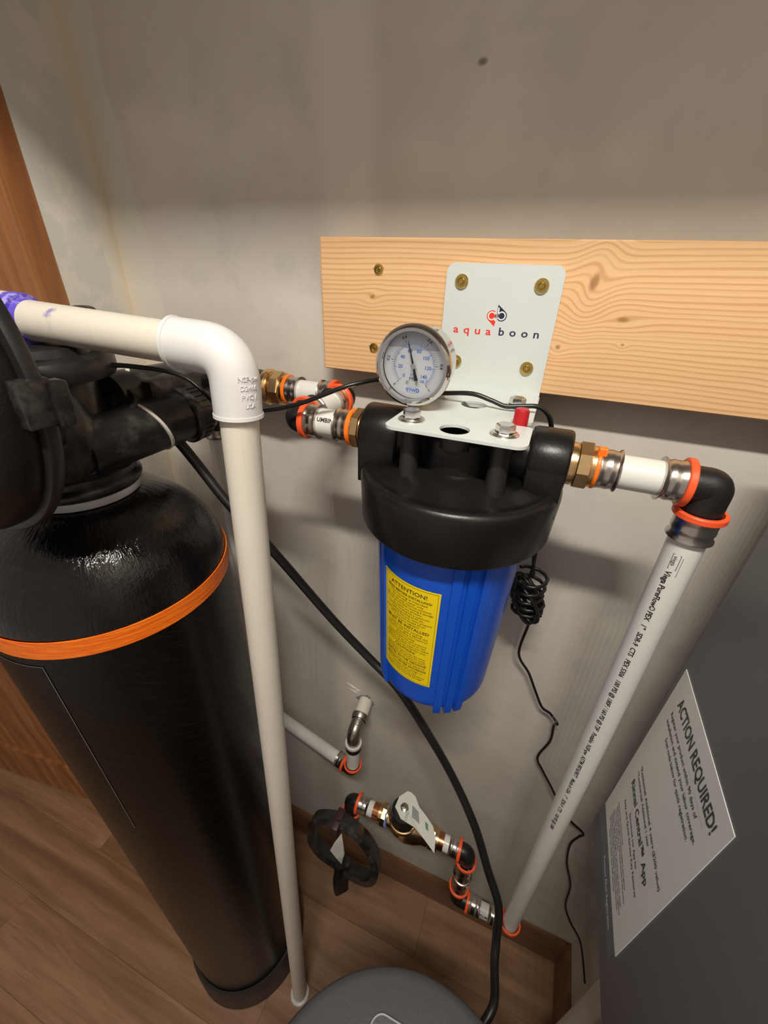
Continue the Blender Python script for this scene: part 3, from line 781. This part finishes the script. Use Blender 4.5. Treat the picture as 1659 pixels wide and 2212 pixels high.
p2 = pex(mf, (.364, AY, .493), (.390, AY, .492), r2)
sleeve(mf, (.4085, AY, .491), XM, .0240, r2)
ring(mf, (.4105, AY, .491), XP, 'orange', r2)
elbow(mf, (.411, AY, .491), (.4275, AY, .4895), (.4275, AY, .504), .0135, .010)
# bonnet, handle with paper tag, nut
VB = Vector((.192, AY, MZ + .004)); hd = Vector((0, -.06, .998)).normalized()
b = MB(); b.lathe([(.012, .0), (.012, .0270), (.024, .0275), (.025, .0255)], VB, hd, 40); b.build('bonnet_ring', 'brass', mf, 40)
b = MB(); b.lathe([(.024, .0), (.024, .0240), (.056, .0225), (.059, .019), (.059, 0)], VB, hd, 36); b.build('bonnet', 'elbow_black', mf, 40)
hu = Vector((1, 0, 0)); hv = hd.cross(hu)
HB = VB + hd * .0600
hout = [(-.0166, -.004), (-.015, .0145), (-.0036, .0286), (.004, .0292), (.013, .0254), (.0247, .012), (.040, .004), (.056, -.006), (.065, -.020), (.069, -.042), (.048, -.031), (.026, -.021), (-.0005, -.018)]
def hmap(u, w, d_): return HB + hu * u + hv * w + hd * (d_ - .12 * max(0, u - .03))
hn = MB().prism(hout, hmap, 0, .0016).build('valve_handle', 'tag', mf, 0); hn['label'] = 'pale paddle handle with printed paper tag'
b = MB(); b.lathe([(0, .0080), (.004, .0080), (.004, .0)], HB + hd * .0012, hd, 6); b.lathe([(.003, .0055), (.011, .005), (.0125, .003), (.0125, 0)], HB + hd * .0012, hd, 20); b.build('handle_nut', 'zinc', hn, 28)
b = MB().prism([(.012, .010), (.026, .004), (.033, -.013), (.017, -.008)], hmap, .0016, .0019); b.build('printed_panel', 'tag_grey', hn, 0)
b = MB().prism([(.041, -.005), (.047, -.007), (.051, -.017), (.045, -.015)], hmap, .0016, .0019); b.build('printed_mark', 'tag_green', hn, 0)
tt = MB(); put_text(tt, 'LEAD', .0070, lambda u, v_: hmap(.010 - v_ * 1.0, -.018 + u, .0020)); tt.build('handle_print', 'tag_green', hn, 0, False)
mb, mp = pipe_text(mf, (.364, AY, .493), (.390, AY, .492), .005, 'PLUMB', .0060, pa, r2, flip=-1); mb.build('pipe_print', 'ink', p2, 0, False)

# black strap looped over the manifold with its paper tag
sl = thing('strap', (.09, -.19, .445), 'black rubber strap hanging in a loop below the ball valve', 'strap')
loop = [(.024, -.200, .648), (.040, -.200, .692), (.082, -.196, .714), (.122, -.199, .710), (.154, -.205, .678), (.165, -.212, .632), (.152, -.212, .580), (.119, -.206, .545), (.088, -.200, .536), (.048, -.205, .566), (.027, -.205, .604)]
pts = spline(loop, 6, True)
c0 = sum((Vector(p) for p in loop), Vector()) / len(loop); V = []; F = []; n = len(pts)
for i, p in enumerate(pts):
    t = (pts[(i + 1) % n] - pts[i - 1]).normalized(); o_ = (p - c0); o_ = (o_ - t * o_.dot(t)); wv = Vector((.10, -.80, .59)); wv = (wv - t * wv.dot(t)).normalized(); no = wv.cross(t).normalized()
    for a_, b_ in ((-.014, -.0065), (.014, -.0065), (.014, .0065), (-.014, .0065)): V.append(p + wv * a_ + no * b_)
for i in range(n):
    for j in range(4): i2 = (i + 1) % n; j2 = (j + 1) % 4; F.append((i * 4 + j, i * 4 + j2, i2 * 4 + j2, i2 * 4 + j))
MB().add(V, F).build('loop', 'black_dusty', sl, 40)
MB().sweep(spline([(.090, -.203, .556), (.090, -.210, .520), (.087, -.212, .480), (.086, -.210, .440)], 4), .010, 10, True, (.016, .010)).build('tail', 'black_dusty', sl, 40)
MB().box((.074, -.219, .690), (.089, -.180, .726), .003, 2).build('clip', 'maroon', sl, 30)['label'] = 'dark maroon clip'
tg = [Vector((.080, -.232, .673)), Vector((.088, -.230, .705)), Vector((.101, -.224, .742)), Vector((.104, -.226, .720)), Vector((.110, -.232, .690)), Vector((.104, -.226, .655)), Vector((.098, -.224, .612)), Vector((.092, -.230, .645))]
b = MB(); b.add(tg + [p + Vector((0, .0006, 0)) for p in tg], [tuple(range(8)), tuple(range(15, 7, -1))] + [(i, (i + 1) % 8, (i + 1) % 8 + 8, i + 8) for i in range(8)]); b.build('paper_tag', 'tag', sl, 0)['label'] = 'creased white paper tag'

# ------------------------------------------------------------------ wall stub and pipe to the softener
ws = thing('wall_stub_pipe', (.05, -.035, .641), 'white pipe joined by a dull metal elbow to a stub in the back wall', 'pipe')
pex(ws, (.0485, .004, .790), (.0500, -.034, .782), .0150, 'wall_stub', 'pvc')
b = MB().lathe([(0, .0155), (0, .0172), (.008, .0172), (.010, .0158), (.012, .0158)], (.0498, -.030, .783), (.04, -1, -.2), 28); b.build('stub_collar', 'tinned', ws, 40)
MB().sweep(bend((.0500, -.036, .781), (.0505, -.068, .772), (.0505, -.068, .735), .020, 8), .0138, 24).build('metal_elbow', 'tinned', ws, 50)
b = MB(); b.lathe([(0, .0138), (0, .0172), (-.004, .0180), (-.008, .0170), (-.008, .0138)], (.0505, -.068, .742), ZP, 32); b.build('white_collar', 'pex', ws, 40)
b = MB(); b.lathe([(0, .0138), (0, .0168), (-.012, .0168), (-.012, .0138)], (.0505, -.068, .733), ZP, 32); b.build('black_collar', 'elbow_black', ws, 40)
pex(ws, (.0505, -.068, .735), (.0495, -.070, .662), .0140)
ring(ws, (.0495, -.070, .660), ZP, 'orange', .0140)
KX = Vector((.0490, -.070, .641)); HD = (Vector((-.190, -.024, .641)) - KX).normalized()
elbow(ws, (.0492, -.070, .659), KX, KX + HD * .020, .0150, .010)
ring(ws, KX + HD * .0215, HD, 'orange', .0140)
sleeve(ws, KX + HD * .0235, HD, .0180, .0140)
pex(ws, KX + HD * .040, Vector((-.190, -.024, .641)), .0140)
elbow(ws, (-.186, -.0248, .641), (-.204, -.022, .641), (-.204, -.022, .665), .0150, .010)
pex(ws, (-.204, -.022, .660), (-.206, -.030, 1.375), .0140, 'drop_pipe')
b = MB().lathe([(0, .014), (0, .0172), (.003, .0178), (.005, .0165), (.022, .0165), (.022, .014)], (-.206, -.030, 1.362), ZP, 32); b.build('metal_collar', 'tinned', ws, 40)

wb = bpy.data.objects['wall_back']
P = [(.0485 + (.0185 + .004 * math.sin(k * 2.3) + .002 * math.sin(k * 5.1)) * math.cos(k * PI / 9), .790 + (.019 + .004 * math.cos(k * 1.7)) * math.sin(k * PI / 9)) for k in range(18)]
MB().prism(P, lambda u, w, d_: Vector((u, d_, w)), -.0012, .0).build('plaster_break', 'tag_grey', wb, 0)
for k, (x0, z0, L, w_, a_) in enumerate(((.018, .822, .040, .005, -.35), (.022, .808, .028, .004, -.2), (.030, .815, .018, .006, .3))):
    d_ = Vector((math.cos(a_), 0, math.sin(a_))); n_ = Vector((-d_.z, 0, d_.x)); o_ = Vector((x0, -.0003, z0))
    q = [o_ - d_ * L / 2, o_ + n_ * w_ / 2 - d_ * L * .1, o_ + d_ * L / 2, o_ - n_ * w_ / 2 + d_ * L * .15]
    MB().add(q + [o_ + Vector((0, -.0030, 0))], [(0, 1, 4), (1, 2, 4), (2, 3, 4), (3, 0, 4)]).build('plaster_chip', 'drywall', wb, 0)

# ------------------------------------------------------------------ water softener
TX, TY, TR = -.169, -.270, .128
wsf = thing('water_softener', (TX, TY, 0), 'tall glossy black softener tank with an orange band', 'water softener')
b = MB(); b.lathe([(.10, 0), (.10, TR), (.30, TR), (.60, TR), (.90, TR), (1.20, TR), (1.281, TR)], (TX, TY, 0), n=96); b.build('tank_wall', 'tank_wall', wsf, 40)
dome = [(1.281 + .1165 * math.sin(t), TR * math.cos(t)) for t in [math.radians(66) * i / 18 for i in range(19)]] + [(1.3890, .0490), (1.392, 0)]
b = MB(); b.lathe(dome, (TX, TY, 0), n=96); b.build('tank_dome', 'tank_dome', wsf, 60)
b = MB(); b.lathe([(1.2700, TR), (1.2702, TR + .0012), (1.2918, TR + .0012), (1.2920, TR)], (TX, TY, 0), n=96); b.build('orange_band', 'orange_tape', wsf, 30)['label'] = 'bright orange tape band'
b = MB(); b.lathe([(0, .0), (0, .1385), (.004, .1400), (.075, .1385), (.104, .1370), (.110, .1350), (.108, .1290)], (TX, TY, 0), n=96); b.build('base_boot', 'boot', wsf, 30)
b = MB(); b.lathe([(.930, TR + .0003), (1.2580, TR + .0003)], (TX, TY, 0), n=40, a0=math.radians(-170), a1=math.radians(-70.5)); b.build('clear_label', 'tank_wall', wsf, 30, False)
b = MB(); b.lathe([(.930, TR + .0006), (1.2580, TR + .0006)], (TX, TY, 0), n=2, a0=math.radians(-70.8), a1=math.radians(-70.45))
b.lathe([(1.2575, TR + .0006), (1.2583, TR + .0006)], (TX, TY, 0), n=40, a0=math.radians(-170), a1=math.radians(-70.45)); b.build('label_edge', 'seam', wsf, 0, False)
b = MB(); b.lathe([(1.388, .054), (1.392, .0555), (1.3965, .0550), (1.397, .050)], (TX, TY, 0), n=72); b.build('neck_seal', 'seal', wsf, 40)['label'] = 'pale grey neck seal'
b = MB(); b.lathe([(1.3965, .050), (1.3975, .0555), (1.401, .0575), (1.4045, .0575), (1.407, .0560), (1.409, .0535), (1.414, .0550), (1.4165, .0545), (1.418, .0520), (1.4195, .0505), (1.422, .0525), (1.4240, .0520), (1.432, .0500), (1.436, .046), (1.437, 0)], (TX, TY, 0), n=72); b.build('neck_flange', 'black_dusty', wsf, 40)
# valve body
b = MB()
b.lathe([(1.430, .046), (1.440, .044), (1.470, .042), (1.500, .040), (1.508, .036), (1.510, 0)], (TX, TY, 0), n=48)
b.sweep([(-.150, -.288, 1.425), (-.146, -.294, 1.436), (-.145, -.296, 1.452), (-.149, -.293, 1.470), (-.158, -.286, 1.495), (-.166, -.278, 1.510)], [.026, .035, .039, .037, .028, .020], 28)
b.build('valve_body', 'black_dusty', wsf, 50)
b = MB(); b.lathe([(1.508, .0), (1.508, .060), (1.512, .0625), (1.522, .0625), (1.526, .060), (1.528, .045), (1.534, .040), (1.534, 0)], (TX + .005, TY - .005, 0), n=60); b.build('valve_top', 'black', wsf, 40)
b = MB(); b.lathe([(0, 0), (0, .013), (.006, .0138), (.008, .012), (.008, .010), (.003, .009), (.003, 0)], (-.132, -.222, 1.474), (.30, -.75, .55), 28)
b.build('piston_cap', 'black', wsf, 40)
# bypass: two parallel barrels running back to the wall side, front one with ribbed nut
def barrel(a, b_, r, mat='black_dusty', name='bypass_barrel'):
    a, b_ = Vector(a), Vector(b_); L = (b_ - a).length
    q = MB(); q.lathe([(0, 0), (0, r * 1.04), (L * .2, r * 1.02), (L * .65, r * .98), (L, r * .96), (L, 0)], a, b_ - a, 40)
    return q.build(name, mat, wsf, 50)
NA = Vector((-.137, -.282, 1.443)); NB = Vector((-.118, -.166, 1.447)); nd_ = (NB - NA).normalized()
barrel(NA, NB, .0290)
nut = MB(); nut.lathe([(-.004, 0), (-.004, .0305), (-.002, .0328), (.003, .0328), (.003, .0308), (.018, .0300), (.018, .0245), (.030, .0230), (.030, 0)], NB, nd_, 40)
M = frame(nd_)
nut_o = nut.build('union_nut', 'black_dusty', wsf, 30)
for i in range(28):
    a = 2 * PI * i / 28; rad = M @ Vector((math.cos(a), math.sin(a), 0)); tn = M @ Vector((-math.sin(a), math.cos(a), 0)); c = NB + rad * .0305
    P = [c + nd_ * u + tn * w + rad * h_ for u in (.0035, .0175) for w, h_ in ((-.0012, -.001), (-.0009, .0014), (.0009, .0014), (.0012, -.001))]
    MB().add(P, [(0, 1, 5, 4), (1, 2, 6, 5), (2, 3, 7, 6), (0, 3, 2, 1), (4, 5, 6, 7)]).build('grip_rib', 'black_dusty', nut_o, 0)
MB().sweep(bend(NB + nd_ * .026, (-.190, -.040, 1.432), (-.205, -.030, 1.383), .022, 8), [.021] * 2 + [.021] * 7 + [.019] * 2, 24).build('outlet_elbow', 'black_dusty', wsf, 50)
barrel((-.150, -.230, 1.478), (-.170, -.070, 1.470), .0240)
MB().sweep(bend((-.168, -.085, 1.470), (-.172, -.052, 1.464), (-.082, -.050, 1.460), .022, 8), .0205, 24).build('inlet_elbow', 'black_dusty', wsf, 50)
MB().box((-.165, -.200, 1.455), (-.120, -.125, 1.492), .006, 2).build('bypass_bridge', 'black_dusty', wsf, 30)
b = MB(); b.lathe([(-.0015, .0280), (-.0015, .0312), (.0015, .0312), (.0015, .0280)], NA.lerp(NB, .62), (nd_ + Vector((-.10, 0, .35))).normalized(), 40); b.build('zip_tie', 'zip', wsf, 30)['label'] = 'pale plastic zip tie'
MB().sweep([NA.lerp(NB, .60) + Vector((-.008, .004, .0290)), (-.142, -.205, 1.490), (-.152, -.196, 1.506)], .0014, 8, True, (.0022, .0008)).build('zip_tie_end', 'zip', wsf, 30)
b = MB(); b.lathe([(0, 0), (0, .0205), (.012, .021), (.015, .019), (.016, .013), (.0125, .0115), (.0125, 0)], (-.192, -.205, 1.541), (.1, -.2, 1), 36); b.build('dome_cap', 'black_dusty', wsf, 40)
MB().lathe([(1.50, .016), (1.542, .016)], (-.192, -.205, 0), n=24).build('cap_neck', 'black_dusty', wsf, 40)
# big round control head cover facing the room
CX, CZ, CR = -.140, 1.5314, .127; CF = -.397
b = MB(); b.lathe([(-.010, 0), (-.009, .040), (-.006, .080), (.000, .105), (.008, .1170), (.018, .1205), (.026, .1210), (.028, .1205), (.028, .0)], (CX, CF, CZ), (0, 1, 0), 128)
b.build('control_cover', 'black_cover', wsf, 40)
b = MB(); b.lathe([(.0275, .0), (.0275, .1225), (.0282, .1262), (.0295, .1272), (.0355, .1272), (.037, .1262), (.037, .0)], (CX, CF, CZ), (0, 1, 0), 128); b.build('cover_rim', 'black', wsf, 40)
b = MB(); b.lathe([(.037, .0), (.037, .040), (.090, .040), (.090, 0)], (CX, CF, CZ - .045), (0, 1, 0), 40); b.build('head_mount', 'black_dusty', wsf, 40)
la = math.radians(-3)
lc = Vector((CX + .1255 * math.cos(la), CF + .033, CZ + .1255 * math.sin(la)))
Rm = Matrix.Rotation(-la, 3, 'Y')
cl = MB().box((-.0065, -.014, -.0145), (.0040, .006, .0145), .0015, 2)
cl.v = [tuple(lc + Rm @ Vector(p)) for p in cl.v]; cl.build('latch', 'black_dusty', wsf, 30)
cl = MB().box((-.004, .003, -.0170), (.0070, .014, .0120), .002, 2); cl.v = [tuple(lc + Rm @ Vector(p)) for p in cl.v]; cl.build('latch_hinge', 'black_dusty', wsf, 30)

# ------------------------------------------------------------------ white PVC drain line with its elbow
pv = thing('drain_pipe', (.013, -.317, 0), 'long off-white plastic drain pipe with a glossy white elbow in front of the softener', 'pipe')
KE = Vector((.0265, -.2370, 1.5400)); PA = Vector((-.36, -.2935, 1.5660)); PB = Vector((.0130, -.3170, .004))
hdv = (PA - KE).normalized(); vdv = (PB - KE).normalized(); PV = .0167
pex(pv, KE + hdv * .040, PA, PV, 'horizontal_pipe', 'pvc')
pex(pv, KE + vdv * .040, PB, PV, 'vertical_pipe', 'pvc')
MB().sweep(bend(KE + hdv * .0520, KE, KE + vdv * .0520, .026, 14), .0206, 36).build('elbow_socket', 'pvc_white', pv, 50)
MB().lathe([(0, PV), (0, .0212), (.003, .0214), (.003, PV)], KE + vdv * .0495, vdv, 36).build('elbow_lip', 'pvc_white', pv, 30)
MB().lathe([(0, PV), (0, .0212), (.003, .0214), (.003, PV)], KE + hdv * .0495, hdv, 36).build('elbow_lip', 'pvc_white', pv, 30)
M = frame(vdv); lx = M.transposed() @ Vector((.93, -.35, 0)); ea = math.atan2(lx.y, lx.x)
tt = MB()
for i, t in enumerate(('NSF-pw', 'D2466', 'PVC 1', 'USA')):
    s0 = .020 + i * .0072
    V, F = text_data(t, .0056, 'CENTER', .0004)
    tt.add([KE + vdv * (s0 - p.y) + M @ Vector((math.cos(ea - p.x / .0206), math.sin(ea - p.x / .0206), 0)) * (.0207 + p.z) for p in V], F)
tt.build('moulded_lettering', 'pvc_white', pv, 0, False)
cp = KE + hdv * .1980
MB().lathe([(0, PV), (0, .0205), (.002, .0210), (.040, .0210), (.042, .0205), (.042, PV)], cp, hdv, 40).build('coupling', 'pvc_white', pv, 40)
MB().lathe([(-.006, PV), (-.006, PV + .0006), (-.0002, PV + .0008), (-.0002, .0208), (.001, .0215), (.011, .0215), (.011, .0205)], cp, hdv, 40).build('primer_band', 'purple', pv, 40)['label'] = 'purple primer stain on the coupling'
b = MB(); b.lathe([(0, PV), (0, .0235), (.005, .0230), (.006, .0205), (.006, PV)], (.0130, -.3170, .0), n=36); b.build('floor_collar', 'pvc_white', pv, 30)

# ------------------------------------------------------------------ black brine tube, sensor cord
tb = [(-.150, -.185, 1.440), (-.149, -.160, 1.412), (-.132, -.152, 1.380), (-.090, -.150, 1.325), (-.035, -.143, 1.262), (.044, -.120, 1.139), (.104, -.113, 1.072), (.155, -.125, 1.045), (.209, -.136, .985), (.264, -.141, .897)]
tb += [(.312, -.165, .835), (.347, -.190, .775), (.374, -.215, .738), (.381, -.240, .700), (.385, -.265, .680), (.394, -.300, .650), (.380, -.330, .640)]
tag(MB().sweep(spline(tb, 8), .0066, 14).build('brine_tube', 'tube', None, 60), 'thick black flexible tube curving from the softener down past the filter', 'tube')

cd = thing('sensor_cord', (.30, -.06, 1.18), 'thin black cord draped over the bracket with a tied coil behind the filter', 'cord')
ca = [(-.150, -.330, 1.522), (-.125, -.272, 1.520), (-.104, -.228, 1.514), (-.078, -.192, 1.500), (-.040, -.185, 1.470), (.000, -.178, 1.472), (.045, -.172, 1.484), (.092, -.158, 1.504), (.122, -.130, 1.508), (.150, -.116, 1.4955), (.176, -.116, 1.498), (.205, -.120, 1.502), (.224, -.1215, 1.4985), (.238, -.1225, 1.495), (.252, -.121, 1.4965), (.268, -.118, 1.497), (.279, -.116, 1.488), (.285, -.108, 1.465), (.288, -.098, 1.430), (.297, -.075, 1.350), (.302, -.066, 1.290), (.302, -.064, 1.268)]
MB().sweep(spline(ca, 6), .0023, 8).build('upper_run', 'cord', cd, 60)
MB().sweep(spline([(.296, -.062, 1.335), (.300, -.060, 1.300), (.306, -.062, 1.266)], 5), .0023, 8).build('upper_run', 'cord', cd, 60)
co = Vector((.304, -.066, 1.236))
for i in range(9):      # bundle of loops tied round the middle
    a = random.uniform(-.5, .5); L = random.uniform(.026, .032); wd = random.uniform(.012, .019); z0 = random.uniform(-.006, .006)
    P = []
    for k in range(22):
        t = 2 * PI * k / 22
        u = math.cos(t) * L; v_ = math.sin(t) * wd
        P.append(co + Vector((v_ * math.cos(a) + u * .38 * math.cos(a * .6), -.010 * math.sin(t + i) + (i - 4) * .0022, -u * .92 + z0)))
    MB().sweep(P, .0024, 7, False, None, True).build('coil_loop', 'cord', cd, 60)
P = [co + Vector(((.019 + .001 * math.sin(k)) * math.cos(k * .5), (.017) * math.sin(k * .5), .004 + .0011 * k - .012)) for k in range(44)]
MB().sweep(P, .0024, 7).build('coil_wrap', 'cord', cd, 60)
P = [co + Vector((.004 + (.019) * math.cos(k * .5), (.016) * math.sin(k * .5), -.026 + .0008 * k)) for k in range(30)]
MB().sweep(P, .0024, 7).build('coil_wrap', 'cord', cd, 60)
ct = [(.310, -.062, 1.214), (.314, -.050, 1.196), (.319, -.034, 1.165), (.318, -.024, 1.090), (.341, -.020, 1.050), (.359, -.018, 1.012), (.376, -.018, .980), (.390, -.018, .972), (.396, -.018, .966), (.405, -.026, .962), (.403, -.018, .945), (.407, -.016, .900), (.398, -.016, .843), (.415, -.016, .808), (.437, -.016, .772), (.481, -.016, .698), (.520, -.018, .668), (.518, -.016, .645), (.512, -.016, .605), (.524, -.016, .530), (.550, -.018, .452), (.562, -.020, .360), (.585, -.028, .310), (.612, -.05, .29), (.622, -.11, .28)]
MB().sweep(spline(ct, 6), .0022, 8).build('lower_run', 'cord', cd, 60)

# ------------------------------------------------------------------ water heater on the right wall
HX = .48; HY0, HY1 = -.0965, -.560; HZ0, HZ1 = .868, 1.535
wh = thing('water_heater', (.55, -.32, HZ0), 'dark grey wall mounted water heater with a large paper sticker', 'water heater')
MB().box((HX, HY1, HZ0), (RW - .012, HY0, HZ1), .011, 4).build('casing', 'heater', wh, 40)
MB().box((RW - .014, HY1 + .06, HZ0 + .06), (RW, HY0 - .06, HZ1 - .06)).build('wall_plate', 'zinc', wh, 0)
def hs(u, v_, lift=.0008): return Vector((HX - lift, -.1115 - u, v_))       # u to the right on the sticker
def quad(mb, u0, u1, v0, v1, lift): return mb.add([hs(u0, v0, lift), hs(u1, v0, lift), hs(u1, v1, lift), hs(u0, v1, lift)], [(0, 1, 2, 3)])
SW = .1685
def slab(u0, u1, v0, v1, l0, l1): return MB().box((HX - l1, -.1115 - u1, v0), (HX - l0, -.1115 - u0, v1))
st = slab(0, SW, .939, 1.2325, 0, .0007).build('sticker', 'grey_label', wh, 0); st['label'] = 'grey registration sticker with dark print'
slab(-.004, SW - .004, .911, .9385, 0, .0006).build('sticker_strip', 'grey_strip', st, 0)
ik = MB(); wk = MB(); head = MB(); head2 = MB(); rule1 = MB(); rule2 = MB()
def ht(t, sz, u, v_, mb, al='LEFT', w=None, bold=.00012): put_text(mb, t, sz, lambda a, c: hs(u + a, v_ + c, .0010), al, 1., bold, w)
ht('ACTION REQUIRED!', .022, .022, 1.1975, head, 'LEFT', .132, .0005)
quad(rule1, .014, .146, 1.1895, 1.1910, .0010)
for i, (t, u, w) in enumerate((('Register your product within 90 days of', .020, .112), ('installation and extend your labor coverage.', .020, .128), ('Scan code below for quick registration.', .036, .104))):
    ht(t, .0085, u, 1.1790 - i * .0125, ik, 'LEFT', w)
ht('*Residential: Additional 4 years ($200 value)', .0085, .026, 1.0790, ik, 'LEFT', .128)
ht('*Commercial: Additional 1 year', .0085, .026, 1.0670, ik, 'LEFT', .084)
ht('Rinnai Central\u2122 App', .0165, .026, 1.0450, head2, 'LEFT', .112, .0004)
quad(rule2, .018, .130, 1.0375, 1.0388, .0010)
ht('Download our App for', .0080, .056, 1.0260, ik, 'LEFT', .060)
ht('Easy and Quick Service Key Features', .0080, .034, 1.0150, ik, 'LEFT', .104)
for i, (u, w) in enumerate(((.026, .052), (.028, .094), (.030, .104), (.026, .050), (.026, .108), (.026, .112), (.026, .106), (.040, .072))):
    ht(('Visit the registration page for product and service details.', 'Additional coverage applies to residential installations when registered', 'and is subject to the terms of the limited warranty for this product.', 'Scan to view the full terms.')[i % 4], .0042, u, .9930 - i * .0062, ik, 'LEFT', w)
ik.build('sticker_print', 'ink_grey', st, 0, False)['kind'] = 'stuff'
for q in (head, head2): q.build('sticker_heading', 'ink_grey', st, 0, False)
for q in (rule1, rule2): q.build('sticker_rule', 'ink_white', st, 0, False)
ht('Remove After Registration', .0105, .062, .9200, wk, 'LEFT', .078)
wk.build('strip_print', 'ink_white', st, 0, False)
hp = thing('heater_pipe', (.565, -.215, 0), 'pale pipe running from under the grey water heater to the floor', 'pipe')
pex(hp, (.560, -.214, .868), (.560, -.225, .0), .0150, 'pipe', 'pvc')
b = MB(); b.lathe([(0, .012), (0, .019), (.014, .019), (.016, .017), (.016, .012)], (.560, -.2142, .852), n=6); b.build('union_nut', 'brass', hp, 25)

# ------------------------------------------------------------------ brine tank below the camera
bt = thing('brine_tank', (.300, -.518, 0), 'dark grey brine tank with a broad domed lid at the bottom edge', 'brine tank')
b = MB(); b.lathe([(0, 0), (0, .150), (.004, .153), (.60, .160), (.800, .162), (.800, 0)], (.300, -.518, 0), n=72); b.build('tank', 'brine', bt, 40)
b = MB(); b.lathe([(.780, .164), (.780, .1705), (.800, .1715), (.822, .1700), (.829, .1660), (.832, .1585), (.834, .110), (.836, .060), (.8365, 0)], (.300, -.518, 0), n=96); b.build('lid', 'lid', bt, 40)
hb = MB(); oc = rrect(.238, .300, -.4560, -.4010, .014, 6)
hb.prism(oc, lambda u, w, d_: Vector((u, w, d_)), .8335, .8375); hb.build('lid_grip', 'lid', bt, 30)
hb = MB(); rim = [Vector((u, w, .8378)) for u, w in rrect(.238, .300, -.4560, -.4010, .014, 8)]
hb.sweep(rim, .0011, 8, False, None, True); hb.build('grip_edge', 'seal', bt, 60)
